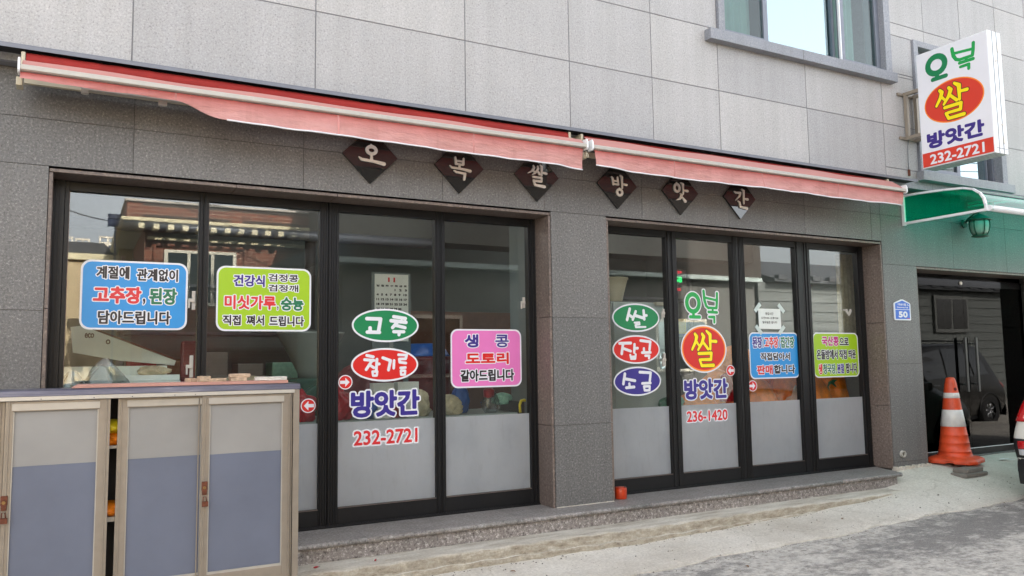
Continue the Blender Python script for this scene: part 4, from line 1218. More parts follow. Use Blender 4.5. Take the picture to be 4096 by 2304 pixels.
obj('front_gutter', MB().tube([(CX0, -.945, 2.635), (CX1, -.945, 2.635)], .032, 12), 'aluminium_white', cn)
obj('gutter_fitting', MB().box(CX0 + .01, CX0 + .05, -.975, -.90, 2.61, 2.69), 'lamp_glass', cn, bevel=.006)
for z0_, y0_ in ((2.80, -.872), (2.89, -.70)):
    obj('roof_rib', MB().tube([(CX0, y0_, z0_ + .003), (CX1, y0_, z0_ + .003)], .006, 6), 'aluminium_grey', cn)
for x in (9.2, 10.4, 11.6):
    f2 = MB(); rail(f2, [(x, y, z - .018) for y, z in prof], .010, .02); obj('roof_bow', f2, 'aluminium_white', cn)

# wall lantern
ln = thing('wall_lantern', (9.12, -.17, 2.52), 'carriage style wall lantern hanging under the green canopy', 'lantern')
lc = (9.115, -.17, 0)
obj('cap', MB().lathe([(.125, 2.715), (.13, 2.725), (.10, 2.745), (.085, 2.755), (.06, 2.775), (.03, 2.79), (.012, 2.80), (.008, 2.815)], lc, 6), 'lantern_metal', ln)
obj('base', MB().lathe([(.06, 2.52), (.085, 2.525), (.095, 2.54), (.07, 2.545)], lc, 6), 'lantern_metal', ln)
obj('glass', MB().lathe([(.062, 2.545), (.088, 2.59), (.098, 2.64), (.098, 2.69), (.09, 2.715)], lc, 12), 'lamp_frost', ln)
for k in range(6):
    a = R(60 * k + 0)
    obj('bar', MB().tube([(lc[0] + r * math.cos(a), lc[1] + r * math.sin(a), z) for r, z in ((.066, 2.545), (.093, 2.59), (.104, 2.64), (.104, 2.69), (.095, 2.715))], .006, 6), 'lantern_metal', ln)
obj('wall_arm', MB().tube([(9.115, -.002, 2.70), (9.08, -.05, 2.74), (9.10, -.12, 2.80), (9.115, -.17, 2.815)], .010, 8).tube([(9.08, -.001, 2.70), (9.08, -.02, 2.70)], .05, 12), 'lantern_metal', ln)

# ================================================================== ALUMINIUM CABINET (left foreground)
YF, YB = -.60, -.26
cab = thing('panelled_cabinet', (-.2, -.43, -.27), 'low aluminium cabinet with grey and blue sliding panels in front of the left window', 'cabinet')
CXL, CXR = -2.0, 1.235
mbt = MB().prism([(YF - .005, 1.022), (YF + .0, 1.052), (YF + .015, 1.058), (YB, 1.058), (YB, 1.02)], CXL, CXR + .002, 'x')
m, nt, b = new_mat('scuffed_dark_rail')
v = objco(nt, (.6, 1, 14)); nn_ = noise(nt, v, 6, 5, .65)
nt.links.new(ramp(nt, nn_, [(.35, rgb(76, 74, 88)), (.62, rgb(104, 102, 114)), (.76, rgb(190, 186, 182))]), b.inputs['Base Color']); b.inputs['Roughness'].default_value = .35; b.inputs['Metallic'].default_value = .3
obj('top_rail', mbt, 'scuffed_dark_rail', cab, bevel=.003)
obj('drip_rail', MB().prism([(YF - .008, .999), (YF - .016, 1.002), (YF - .014, 1.022), (YF - .005, 1.0215), (YF + .02, 1.0), (YF + .02, .999)], CXL, CXR - .035, 'x'), 'aluminium_pale', cab)
sc = MB()
for x in (-.14, .11, .30, .52, .63): sc.tube([(x, YF - .0165, 1.008), (x, YF - .0145, 1.008)], .0028, 8)
obj('rivet', sc, 'interior_dark', cab, kind='stuff')
# outer right post
obj('corner_post', MB().box(1.194, 1.232, YF - .006, YF + .05, -.27, 1.02).box(1.232, 1.235, YF + .05, YB, -.27, 1.02), 'aluminium_warm', cab, bevel=.004)
obj('side_panel', MB().box(1.226, 1.2315, YF + .05, YB - .002, -.25, 1.015), 'beige_laminate', cab)
obj('back_board', MB().box(CXL, 1.2, YB - .012, YB - .002, -.25, 1.018), 'interior_dark', cab)
def pane_door(x0, x1, xl, xr, yf):
    """sliding panel: outer x0..x1, infill xl..xr"""
    m = MB()
    m.box(x0, xl, yf, yf + .03, -.25, .998); m.box(xr, x1, yf, yf + .03, -.25, .998)
    m.box(xl, xr, yf - .002, yf + .028, .945, .9975); m.box(xl, xr, yf - .002, yf + .028, -.25, -.02)
    for xx in (x0 + .014, x1 - .022): m.box(xx, xx + .006, yf - .006, yf, -.25, .998)
    d = obj('cabinet_door', m, 'aluminium_warm', cab, bevel=.0015, segs=1)
    obj('upper_infill', MB().box(xl + .006, xr, yf + .012, yf + .020, .6575, .945), 'beige_laminate', d)
    obj('lower_infill', MB().box(xl + .006, xr, yf + .0121, yf + .0201, -.02, .657), 'blue_laminate', d)
    obj('bead', MB().box(xl, xl + .006, yf + .004, yf + .022, -.02, .945).box(xr - .005, xr, yf + .002, yf + .0119, -.02, .945).box(xl + .006, xr - .005, yf + .001, yf + .0118, -.02, -.008), 'aluminium_pale', d)
    obj('head_rail', MB().box(xl - .006, xr + .006, yf - .006, yf - .002, .95, .985), 'aluminium_pale', d)
pane_door(-.30, .193, -.265, .135, YF)
pane_door(.232, .675, .283, .674, YF + .022)
pane_door(.672, 1.19, .712, 1.133, YF)
pane_door(-.80, -.302, -.75, -.335, YF + .022)
pane_door(-1.30, -.802, -1.25, -.85, YF)
obj('door_stop', MB().box(1.172, 1.176, YF - .012, YF - .0002, -.25, .998).box(1.182, 1.186, YF - .012, YF - .0002, -.25, .998), 'aluminium_warm', cab)
for (x, zt) in ((.690, .508), (-.29, .515)):
    h = obj('lock_hasp', MB().box(x - .015, x + .017, YF - .012, YF - .0061, zt - .05, zt).box(x - .012, x + .014, YF - .02, YF - .0061, zt - .075, zt - .045), 'rust', cab, bevel=.003)
    obj('keyhole_plate', MB().tube([(x, YF - .0155, zt - .035), (x, YF - .0123, zt - .035)], .009, 10), 'brass', h)
    obj('padlock', MB().box(x - .012, x + .02, YF - .028, YF - .013, zt - .14, zt - .112).tube([(x - .008, YF - .02, zt - .112), (x - .006, YF - .02, zt - .085), (x + .008, YF - .02, zt - .085), (x + .012, YF - .02, zt - .112)], .003, 6), 'rust', h)
# shelf contents seen through the slit
obj('shelf', MB().box(-.2, 1.19, YF + .06, YB - .015, .72, .735), 'aluminium_pale', cab)
obj('shelf', MB().box(-.2, 1.19, YF + .06, YB - .015, .32, .345), 'aluminium_pale', cab)
def blob(name, c, s, mat, label, cat, seed=0, lump=.18, group=None, top_tie=False, nu=48, nv=28, parent=None):
    rnd = random.Random(seed)
    ph = [rnd.uniform(0, 6.28) for _ in range(8)]
    def fn(u, v):
        a = 2 * math.pi * u; t = math.pi * v
        fold = abs(math.sin(6 * a + 4 * t + ph[5])) * .5 + abs(math.sin(11 * a - 7 * t + ph[6])) * .35 + abs(math.sin(4 * a + 13 * t + ph[7])) * .3
        r = 1 + lump * (math.sin(3 * a + ph[0]) * math.sin(2 * t + ph[1]) + .7 * math.sin(5 * a + ph[2] + 3 * t) + .5 * math.sin(9 * a + ph[3]) * math.sin(7 * t + ph[4]) - .75 * fold) * math.sin(t)
        x, y, z = math.sin(t) * math.cos(a) * r, math.sin(t) * math.sin(a) * r, -math.cos(t)
        z = max(z, -.72)
        if top_tie and v > .82:
            k = (v - .82) / .18; x *= (1 - .55 * k) if v > .9 else .6; y *= (1 - .55 * k) if v > .9 else .6; z += .25 * k
        return (c[0] + s[0] * x, c[1] + s[1] * y, c[2] + s[2] * (z + .72))
    return obj(name, MB().grid(fn, nu, nv), mat, parent, label, cat, group)
for k, (z, mat, lab) in enumerate(((.735, 'orange_sack', 'orange packet lying on the upper shelf behind the slit of the cabinet'), (.80, 'yellow_plastic', 'yellow wrapped packet stacked on the orange packet inside the cabinet'), (.345, 'orange_sack', 'orange bundle on the lower shelf inside the cabinet'))):
    blob('packet', (.215, -.44, z), (.09, .10, .045), mat, lab, 'packet', k, .1)
# salmon board and bricks on top
obj('board', MB().prism([(.0, 1.0605), (1.17, 1.0605), (1.17, 1.078), (.03, 1.078)], -.565, -.30), 'salmon_board', label='salmon pink board lying along the cabinet top', cat='board')
def brickblock(name, x0, x1, y0, y1, z0, z1, mat, label, cat, tilt=0, seed=0):
    rnd = random.Random(seed); m = bmesh.new(); bmesh.ops.create_cube(m, size=1)
    bmesh.ops.subdivide_edges(m, edges=m.edges, cuts=3, use_grid_fill=True)
    for v in m.verts:
        e = sum(1 for q in v.co if abs(q) > .49)
        k = .0 if e < 2 else (.035 if e == 2 else .08)
        v.co = Vector((v.co.x * (1 - k * .3) * (x1 - x0), v.co.y * (1 - k * .5) * (y1 - y0), v.co.z * (1 - k * .8) * (z1 - z0))) + Vector((rnd.uniform(-1, 1), rnd.uniform(-1, 1), rnd.uniform(-1, 1))) * .0016
    rot = Matrix.Rotation(tilt, 3, 'Z')
    for v in m.verts: v.co = rot @ v.co + Vector(((x0 + x1) / 2, (y0 + y1) / 2, (z0 + z1) / 2))
    me = bpy.data.meshes.new(name); m.to_mesh(me); m.free()
    return obj(name, me, mat, label=label, cat=cat)
BZ = 1.0785
brickblock('brick_piece', .655, .715, -.565, -.505, BZ, BZ + .034, 'brick_beige', 'broken beige brick end, leftmost on the cabinet', 'brick', .2, 1)
brickblock('brick_piece', .60, .645, -.50, -.44, BZ, BZ + .022, 'brick_beige', 'small brick chip tucked behind the leftmost brick end', 'brick', .5, 2)
brickblock('brick_piece', .722, .812, -.56, -.50, BZ, BZ + .020, 'brick_beige', 'thin flat paving piece between the brick end and the stacked pair', 'brick', -.1, 3)
brickblock('brick_piece', .832, .925, -.565, -.50, BZ, BZ + .020, 'brick_beige', 'lower of the two stacked brick pieces', 'brick', .05, 4)
brickblock('brick_piece', .830, .950, -.55, -.485, BZ + .0205, BZ + .044, 'brick_beige', 'upper brick piece resting on top of the stack', 'brick', -.04, 5)
brickblock('tile_strip', .975, 1.165, -.565, -.52, BZ, BZ + .022, 'brick_pale', 'long whitewashed strip of brick at the right end of the cabinet', 'brick', .0, 6)

# ================================================================== THINGS ON THE STEP AND GROUND
t = thing('red_tin', (4.10, .08, 0), 'small red cylindrical tin standing on the step beside the pillar', 'tin')
tc = (4.125, .07, 0)
obj('body', MB().lathe([(.050, .002), (.052, .006), (.052, .082), (.050, .088)], tc, 28), 'red_tin', t)
obj('lid', MB().lathe([(.0515, .0885), (.0525, .092), (.050, .097), (.02, .098)], tc, 28), 'red_tin', t)
obj('lid_tab', MB().box(tc[0] + .01, tc[0] + .03, tc[1] - .045, tc[1] - .038, .096, .104), 'interior_dark', t)
def chilli(x, y, z, a, label):
    p = [(x + math.cos(a) * k * .012, y + math.sin(a) * k * .012, z + .006) for k in range(5)]
    t = thing('chilli_pepper', (x, y, z), label, 'chilli')
    obj('fruit', MB().tube(p[:4], [.003, .006, .006, .003], 8), 'red_plastic', t)
    obj('stalk', MB().tube([p[3], p[4]], .0015, 5), 'ink_green', t)
chilli(1.40, -.33, -.133, .3, 'tiny red chilli lying on the ledge next to the cabinet')
chilli(1.80, -.36, -.134, 1.0, 'tiny red chilli farther right along the ledge')

# traffic cone -------------------------------------------------------
CCX, CCY = 8.60, -.03
cz0 = -.0
cone = thing('traffic_cone', (CCX, CCY, cz0), 'tall orange traffic cone with white bands in front of the glass doors', 'traffic cone')
H = .93
def cr(z): return float(np.interp(z, [.0, .06, .12, H - .03, H], [.25, .20, .165, .052, .035]))
def seg(z0, z1, dr=0):
    n = 5; return [(cr(z0 + (z1 - z0) * k / n) + dr, z0 + (z1 - z0) * k / n) for k in range(n + 1)]
body = [(.215, .035), (.19, .05), (.17, .085), (.158, .13)]
zs = [.13, .225, .23, .31, .315, .385]
pr = [(.215, .035), (.195, .05), (.175, .08), (.160, .12), (.164, .123), (.164, .128), (.157, .131)]
def RR(z): return float(np.interp(z, [.12, .90], [.160, .055]))
for zr in (.215, .30):
    pr += [(RR(zr - .004), zr - .004), (RR(zr) + .004, zr), (RR(zr + .006), zr + .006)]
pr += [(RR(.385), .385), (RR(.39), .39), (RR(.62), .62), (RR(.86), .86), (.052, .895), (.047, .915), (.036, .927), (.015, .93)]
cc = (CCX, CCY, cz0)
obj('cone_body', MB().lathe(pr, cc, 40), 'cone_orange', cone)
obj('reflective_band', MB().lathe([(RR(.39) + .001, .392), (RR(.39) + .003, .394), (RR(.575) + .003, .573), (RR(.575) + .001, .575)], cc, 40), 'cone_white', cone)
obj('reflective_band', MB().lathe([(RR(.70) + .001, .702), (RR(.70) + .003, .704), (RR(.76) + .003, .758), (RR(.76) + .001, .76)], cc, 40), 'cone_white', cone)
bp = MB()
def basef(u, v):
    a = 2 * math.pi * u
    sq = 1 / max(abs(math.cos(a)), abs(math.sin(a)))
    rr = .255 * min(sq, 1.22)
    prf = [(.18 / .255, .075), (.24 / .255, .05), (.97, .042), (1.0, .034), (1.0, .004), (.98, 0), (.3, 0)]
    k = v * (len(prf) - 1); i = min(int(k), len(prf) - 2); t_ = k - i
    q = prf[i][0] * (1 - t_) + prf[i + 1][0] * t_; z = prf[i][1] * (1 - t_) + prf[i + 1][1] * t_
    if q < .8 and z > .04: rr = .255 + (rr - .255) * max(0, (q - .7) / .25)
    notch = .012 if (abs(math.sin(2 * a)) < .35 and z < .02) else 0
    ca = a + R(20)
    return (CCX + rr * q * math.cos(ca), CCY + rr * q * math.sin(ca), cz0 + z + notch)
bp.grid(basef, 96, 24)
obj('cone_base', bp, 'cone_orange', cone)
obj('hole_shade_disc', MB().tube([(CCX - .018, CCY - .052, .80), (CCX - .022, CCY - .0665, .802)], .018, 14), 'hole_shade_red', cone)  # solid dark disc, shade inside the grip hole put into its colour
brickblock('stone_block', 8.12, 8.52, -.44, -.27, -.092, -.052, 'slate_block', 'lower thin grey stone slab wedged under the cone base', 'stone slab', .04, 11)
brickblock('stone_block', 8.18, 8.50, -.41, -.25, -.051, -.012, 'slate_block', 'upper thin grey stone slab directly under the cone base', 'stone slab', .1, 12)

# litter
def scrap(x, y, pts, label):
    z = ground_z(x, y) + .006
    m = MB()
    for (a, b, c, d, h) in pts:
        m.box(x + a, x + b, y + c, y + d, z + h, z + h + .0015, None)
    return obj('paper_scrap', m, 'white_scrap', label=label, cat='litter')
scrap(9.3, -.12, [(0, .16, 0, .02, .012), (.10, .125, -.09, 0, .010), (.01, .1, .012, .03, .018)], 'crumpled white paper strip on the concrete right of the cone')
scrap(9.0, -.62, [(0, .14, 0, .018, .0)], 'small white paper sliver beside the parked car')

# ================================================================== CARS
def car(name, loc, rotz, body, label, L=3.75, W=1.62, Ht=1.58, detail=True):
    """hatchback/SUV; local x: rear 0 -> front L, y: width, z up"""
    t = thing(name, loc, label, 'car', rotz=rotz)
    hw = W / 2
    # station: x at (sill, mid, belt, roof), half widths, heights
    S = [  # xs(4), w(4), z(4) + centre roof z
        ((.10, .03, .22, .50), (hw * .78, hw * .88, hw * .80, hw * .66), (.30, .62, .98, Ht * .965)),
        ((.16, .10, .28, .56), (hw * .88, hw * .97, hw * .90, hw * .72), (.26, .62, .99, Ht * .985)),
        ((.45, .42, .55, .80), (hw * .94, hw * 1.0, hw * .955, hw * .76), (.24, .62, .99, Ht)),
        ((1.0, 1.0, 1.02, 1.12), (hw * .94, hw * 1.0, hw * .965, hw * .78), (.24, .62, .975, Ht)),
        ((1.75, 1.75, 1.75, 1.75), (hw * .94, hw * 1.0, hw * .97, hw * .78), (.24, .62, .955, Ht * .995)),
        ((2.35, 2.35, 2.40, 2.15), (hw * .94, hw * 1.0, hw * .97, hw * .76), (.24, .62, .94, Ht * .97)),
        ((2.75, 2.75, 2.78, 2.55), (hw * .94, hw * 1.0, hw * .955, hw * .73), (.24, .62, .93, Ht * .80)),
        ((2.95, 2.95, 2.95, 2.97), (hw * .94, hw * .99, hw * .93, hw * .74), (.24, .62, .90, .965)),
        ((3.4, 3.4, 3.4, 3.4), (hw * .90, hw * .97, hw * .88, hw * .70), (.26, .60, .82, .90)),
        ((3.64, 3.70, 3.62, 3.60), (hw * .78, hw * .88, hw * .76, hw * .62), (.28, .56, .74, .78)),
        ((3.66, 3.76, 3.68, 3.64), (hw * .5, hw * .55, hw * .5, hw * .4), (.30, .55, .70, .74)),
    ]
    k = L / 3.75
    def ringpts(s):
        X, Wd, Z = s
        pts = [(X[0] * k, Wd[0] * .9, Z[0] - .05), (X[0] * k, Wd[0], Z[0]), ((X[0] + X[1]) / 2 * k, Wd[1] * .99, (Z[0] + Z[1]) / 2), (X[1] * k, Wd[1], Z[1]), ((X[1] + X[2]) / 2 * k, (Wd[1] + Wd[2]) / 2 + .01, (Z[1] + Z[2]) / 2 + .02),
               (X[2] * k, Wd[2], Z[2]), ((X[2] + X[3]) / 2 * k, (Wd[2] + Wd[3]) / 2 + .012, (Z[2] + Z[3]) / 2), (X[3] * k, Wd[3], Z[3]), (X[3] * k + .0, Wd[3] * .6, Z[3] + .035), (X[3] * k, 0, Z[3] + .045)]
        full = pts + [(x, -y, z) for x, y, z in pts[:-1][::-1]]
        return full
    m = MB(); rings = [ringpts(s) for s in S]; n = len(rings[0])
    for r in rings: m.v += r
    for a in range(len(rings) - 1):
        for j in range(n - 1):
            q = a * n + j; m.f.append([q, q + n, q + n + 1, q + 1]); m.sm.append(True)
        m.f.append([a * n + n - 1, a * n + n + n - 1, (a + 1) * n, a * n]); m.sm.append(False)
    m.f.append(list(range(n))); m.sm.append(True)
    m.f.append([(len(rings) - 1) * n + j for j in range(n)][::-1]); m.sm.append(True)
    bo = obj('body', m, body, t, local=True)
    ss = bo.modifiers.new('round', 'SUBSURF'); ss.levels = 2; ss.render_levels = 2
    from mathutils.bvhtree import BVHTree
    dg = bpy.context.evaluated_depsgraph_get(); ev = bo.evaluated_get(dg); em = ev.to_mesh()
    bvh = BVHTree.FromPolygons([v.co.copy() for v in em.vertices], [tuple(p.vertices) for p in em.polygons])
    ev.to_mesh_clear()
    # glass panels, slightly proud of the greenhouse
    def lerp(a, b, u): return tuple(a[i] + (b[i] - a[i]) * u for i in range(3))
    def pane(st0, u0, st1, u1, zlo, zhi, side):
        g = MB()
        def P(st, u, v):
            a = rings[st]; b = rings[st + 1]
            if v < .5: p = lerp(lerp(a[5], b[5], u), lerp(a[6], b[6], u), v * 2)
            else: p = lerp(lerp(a[6], b[6], u), lerp(a[7], b[7], u), (v - .5) * 2)
            return (p[0], side * (p[1] + .006), p[2])
        q = [P(st0, u0, zlo), P(st1, u1, zlo), P(st1, u1, .5), P(st1, u1, zhi), P(st0, u0, zhi), P(st0, u0, .5)]
        i = len(g.v); g.v += q; g.f += [[i, i + 1, i + 2, i + 5], [i + 5, i + 2, i + 3, i + 4]]; g.sm += [False] * 2
        o = obj('side_window', g, 'car_glass', t, local=True)
        sd_ = o.modifiers.new('thickness', 'SOLIDIFY'); sd_.thickness = .006; sd_.offset = 0
    for side in (1, -1):
        pane(2, .05, 2, .92, .10, .86, side); pane(3, .02, 3, .95, .08, .88, side); pane(4, .03, 5, .35, .08, .88, side)
    def cross(a, b, ya, yb, za, zb, nm, mat='car_glass'):
        g = MB(); g.v = [(a, -ya, za), (a, ya, za), (b, yb, zb), (b, -yb, zb)]; g.f = [[0, 1, 2, 3]]; g.sm = [False]
        o = obj(nm, g, mat, t, local=True); s_ = o.modifiers.new('thickness', 'SOLIDIFY'); s_.thickness = .012; s_.offset = 0
    cross(.185 * k, .43 * k, hw * .70, hw * .60, 1.03, Ht * .93, 'rear_window')
    cross(2.90 * k, 2.30 * k, hw * .80, hw * .66, 1.0, Ht * .95, 'windscreen')
    if name:
        # wheels
        for wx in (.66, 3.02):
            for side in (1, -1):
                w = MB()
                prf = [(.17, -.10), (.27, -.11), (.315, -.085), (.325, 0), (.315, .085), (.27, .11), (.17, .10)]
                i0 = 0
                for r, yy in prf:
                    for j in range(28):
                        a = 2 * math.pi * j / 28; w.v.append((wx * k + r * math.cos(a), side * (hw - .10) + yy, .325 + r * math.sin(a)))
                for q in range(len(prf) - 1):
                    for j in range(28):
                        a = q * 28 + j; b_ = q * 28 + (j + 1) % 28; w.f.append([a, b_, b_ + 28, a + 28]); w.sm.append(True)
                wh = obj('wheel', w, 'tyre', t, local=True)
                rmb = MB().tube([(wx * k, side * (hw - .02), .325), (wx * k, side * (hw - .05), .325)], .06, 16).tube([(wx * k, side * (hw - .045), .325), (wx * k, side * (hw - .09), .325)], .185, 28)
                for j in range(7):
                    a = 2 * math.pi * j / 7
                    rmb.tube([(wx * k, side * (hw - .035), .325), (wx * k + .18 * math.cos(a), side * (hw - .03), .325 + .18 * math.sin(a))], .022, 6)
                obj('rim', rmb, 'rim', wh, local=True)
                ar = MB(); pts = [(wx * k + .36 * math.cos(R(q)), side * (hw - .012), .325 + .36 * math.sin(R(q))) for q in range(-5, 186, 10)]
                ar.tube(pts, .022, 6); obj('wheel_arch', ar, 'trim_black', t, local=True)
    low = MB().box(.30 * k, 3.45 * k, -hw * .90, hw * .90, .17, .24)
    obj('underbody', low, 'trim_black', t, local=True)
    # rear bumper with black lower trim, lamps, plate
    bz = MB()
    def bump_f(u, v):
        y = (u - .5) * 2 * hw * .90; z = .20 + .24 * v
        return (.045 * k + .12 * abs(y / hw) ** 4 - .02 * math.sin(v * 3.1), y, z)
    bz.grid(bump_f, 24, 4); obj('rear_bumper_trim', bz, 'trim_black', t, local=True)
    for side in (1, -1):
        def lampf(z0, z1, a0, a1, mat, nm, off=.006, t_=.02):
            g = MB()
            def fn(u, v):
                an = R(a0 + (a1 - a0) * u); z = z0 + (z1 - z0) * v
                o_ = Vector((.75, side * hw * .25, z)); d_ = Vector((-math.cos(an), side * math.sin(an), 0))
                h = bvh.ray_cast(o_, d_)
                p = h[0] if h[0] is not None else o_ + d_ * .6
                return tuple(p + d_ * off)
            g.grid(fn, 8, 8); o = obj(nm, g, mat, t, local=True)
            s_ = o.modifiers.new('thickness', 'SOLIDIFY'); s_.thickness = t_; s_.offset = 0
        lampf(.79, 1.02, 12, 50, 'lens_red', 'tail_light', .008)
        lampf(1.022, 1.10, 14, 46, 'lens_amber', 'indicator', .008)
        lampf(.45, .63, 10, 40, 'trim_black', 'reflector_housing', .002, .02)
        lampf(.535, .61, 13, 37, 'lens_red', 'bumper_reflector', .010)
        lampf(.475, .53, 13, 37, 'lens_clear', 'reversing_light', .010)
        obj('headlight', MB().box(3.50 * k, 3.60 * k, side * hw * .55 - .12, side * hw * .55 + .12, .60, .74), 'lens_clear', t, bevel=.03, local=True)
        obj('door_mirror', MB().box(2.42 * k, 2.54 * k, side * (hw + .02) - .07, side * (hw + .02) + .07, .96, 1.08), body, t, bevel=.03, local=True)
        for hx in (1.15, 2.0): obj('door_handle', MB().box(hx * k, (hx + .16) * k, side * (hw + .0) - .02, side * hw + .02, .86, .885), 'rim', t, bevel=.006, local=True)
        obj('roof_rail', MB().tube([(.8 * k, side * hw * .66, Ht + .02), (.95 * k, side * hw * .66, Ht + .07), (2.0 * k, side * hw * .66, Ht + .065), (2.15 * k, side * hw * .66, Ht + .01)], .014, 8), 'trim_black', t, local=True)
    obj('number_plate', MB().box(.02 * k, .035 * k, -.24, .24, .66, .77), 'white_frame', t, local=True)
    return t
car('parked_car', (7.95, -1.76, -.265), R(2), 'car_white', 'white hatchback at the right edge, only its tail light and rear corner in view', L=3.6, W=1.62, Ht=1.5)
car('parked_car', (17.3, -4.6, -.28), R(180), 'car_dark', 'dark SUV across the lane, seen as a reflection in the black glass doors', L=4.6, W=1.85, Ht=1.68)

# ================================================================== INSIDE THE SHOP
fr_ = thing('tall_fridge', (4.85, 1.0, 0), 'tall pale steel fridge behind the three oval stickers', 'fridge')
obj('cabinet', MB().box(4.50, 5.17, .66, 1.25, .05, 1.735), 'fridge_steel', fr_, bevel=.01)
obj('door', MB().box(4.505, 5.165, .63, .658, .08, 1.725), 'fridge_steel', fr_, bevel=.008)
obj('door_edge', MB().box(5.140, 5.166, .622, .6295, .08, 1.725), 'aluminium_white', fr_)
obj('hook', MB().box(5.0, 5.15, .60, .66, 1.70, 1.735), 'cream_plastic', fr_, bevel=.006)
bw = MB().lathe([(.10, 1.737), (.12, 1.76), (.155, 1.90), (.175, 1.97), (.185, 1.975), (.185, 1.99), (.17, 1.985), (.13, 1.80)], (4.70, .95, 0), 28)
obj('plastic_tub', bw, 'cream_plastic', label='cream plastic tub standing on top of the tall fridge', cat='tub')
ck = thing('digital_clock', (6.15, 1.6, 1.86), 'black digital clock with red and green digits on the back wall', 'clock')
obj('case', MB().box(5.94, 6.26, 1.6, 1.63, 1.86, 2.22), 'interior_dark', ck)
CP = WALL(1.6)
write(ck, CP, '12:58', 5.97, 6.19, 2.06, 2.13, 'led_green', .002, .003)
write(ck, CP, '18 11 29', 5.97, 6.19, 2.165, 2.195, 'led_red', .002, .002)
write(ck, CP, '10  22', 6.00, 6.17, 1.965, 1.995, 'led_red', .002, .002)
write(ck, CP, 'n', 6.07, 6.11, 1.89, 1.92, 'led_green', .002, .003)
obj('clock_post', MB().box(6.05, 6.15, 1.64, 1.72, 0, 2.2), 'interior_dark', ck)
cal = thing('wall_calendar', (2.64, 1.6, 1.4), 'white month calendar headed with a red 11, behind the third pane', 'calendar')
obj('sheet', MB().box(2.47, 2.805, 1.6, 1.606, 1.38, 2.015), 'paper', cal)
obj('easel', MB().box(2.45, 2.83, 1.607, 1.64, 0, 2.03), 'interior_wall', cal)
KP = WALL(1.6)
write(cal, KP, '11', 2.60, 2.67, 1.94, 1.985, 'ink_red', .001, .003)
for r, row in enumerate(['        1  2  3', '4  5  6  7  8  9  10', '11 12 13 14 15 16 17', '18 19 20 21 22 23 24', '25 26 27 28 29 30']):
    z = 1.855 - r * .045
    if r == 0: write(cal, KP, '1  2  3', 2.665, 2.79, z, z + .022, 'ink_black', .001, .002)
    elif r == 4: write(cal, KP, row, 2.485, 2.735, z, z + .022, 'ink_black', .001, .002)
    else: write(cal, KP, row, 2.485, 2.79, z, z + .022, 'ink_black', .001, .002)
write(cal, KP, '일 월 화 수 목 금 토', 2.485, 2.79, 1.895, 1.915, 'ink_black', .001, .001)
# lit fluorescent fittings on the shop ceiling
for (lx_, ly_), lab in zip(((.9, 1.3), (2.6, 1.3), (5.2, 1.5), (6.9, 1.4), (2.0, 3.2), (5.8, 3.2)), ('front left of the shop', 'front middle left, over the work table', 'front middle right, by the fridge', 'front right, above the sacks', 'rear left', 'rear right')):
    fx = thing('ceiling_light', (lx_, ly_, 2.66), 'lit white fluorescent ceiling light, ' + lab, 'ceiling light', 'fluorescent lights inside the shop')
    obj('housing', MB().box(lx_ - .6, lx_ + .6, ly_ - .06, ly_ + .06, 2.71, 2.75), 'aluminium_white', fx)
    obj('tube', MB().tube([(lx_ - .57, ly_, 2.69), (lx_ + .57, ly_, 2.69)], .018, 8), 'tube_light', fx)
# work table behind the left doors
tb = thing('work_table', (2.6, .85, 0), 'long steel work table behind the left doors', 'table')
obj('table_top', MB().box(1.3, 3.42, .55, 1.3, .70, .735), 'fridge_steel', tb)
for x, y in ((1.35, .6), (3.35, .6), (1.35, 1.25), (3.35, 1.25)): obj('leg', MB().box(x - .02, x + .02, y - .02, y + .02, 0, .70), 'fridge_steel', tb)
TT = .735
blob('plastic_bag', (1.56, .66, TT), (.12, .10, .13), 'red_plastic', 'dark red plastic bag beside the cabinet, under the left-pointing arrow', 'bag', 3, .25, top_tie=True)
blob('plastic_bag', (1.86, .66, TT), (.12, .10, .14), 'red_plastic', 'dark red knotted plastic bag behind the 방앗간 lettering', 'bag', 4, .25, top_tie=True)
blob('plastic_bag', (2.07, .66, TT), (.09, .09, .09), 'blue_plastic', 'blue plastic bag between the red bag and the bundles', 'bag', 5, .2)
blob('plastic_bag', (2.32, .64, TT), (.12, .09, .05), 'red_plastic', 'low flat red bag on the work table', 'bag', 6, .25)
blob('plastic_bag', (2.52, .66, TT), (.12, .09, .13), 'cream_cloth', 'olive cream bundle of bags beside the third door', 'bag', 7, .3)
blob('cloth_bundle', (2.80, .66, TT), (.12, .10, .10), 'cream_cloth', 'cream cloth bundle behind the fourth pane under the pink sticker', 'bundle', 8, .22)
blob('plastic_bag', (2.98, .82, TT), (.09, .08, .14), 'blue_plastic', 'rounded blue plastic bag behind the cream bundle', 'bag', 9, .12)
blob('plastic_bag', (3.34, .72, .80), (.09, .07, .06), 'mint_plastic', 'mint green folded bag near the white bucket', 'bag', 10, .25)
blob('plastic_bag', (3.20, .66, TT), (.08, .05, .11), 'poly_film', 'clear plastic bag with a red label on the table', 'bag', 14, .25)
obj('scoop', MB().lathe([(.02, .86), (.045, .87), (.05, .93), (.03, .945)], (3.18, .66, 0), 16), 'red_plastic', label='small red plastic scoop above the clear bag', cat='scoop')
obj('white_bucket', MB().lathe([(.075, .83), (.085, .84), (.10, 1.02), (.105, 1.03)], (3.545, .72, 0), 24), 'cream_plastic', label='cream plastic bucket hanging at the right edge of the fourth pane', cat='bucket')
obj('bucket_stand', MB().box(3.40, 3.44, .5, .9, 0, .829).box(3.46, 3.66, .6, .9, .80, .828), 'interior_dark', label='dark bracket carrying the cream bucket', cat='bracket')
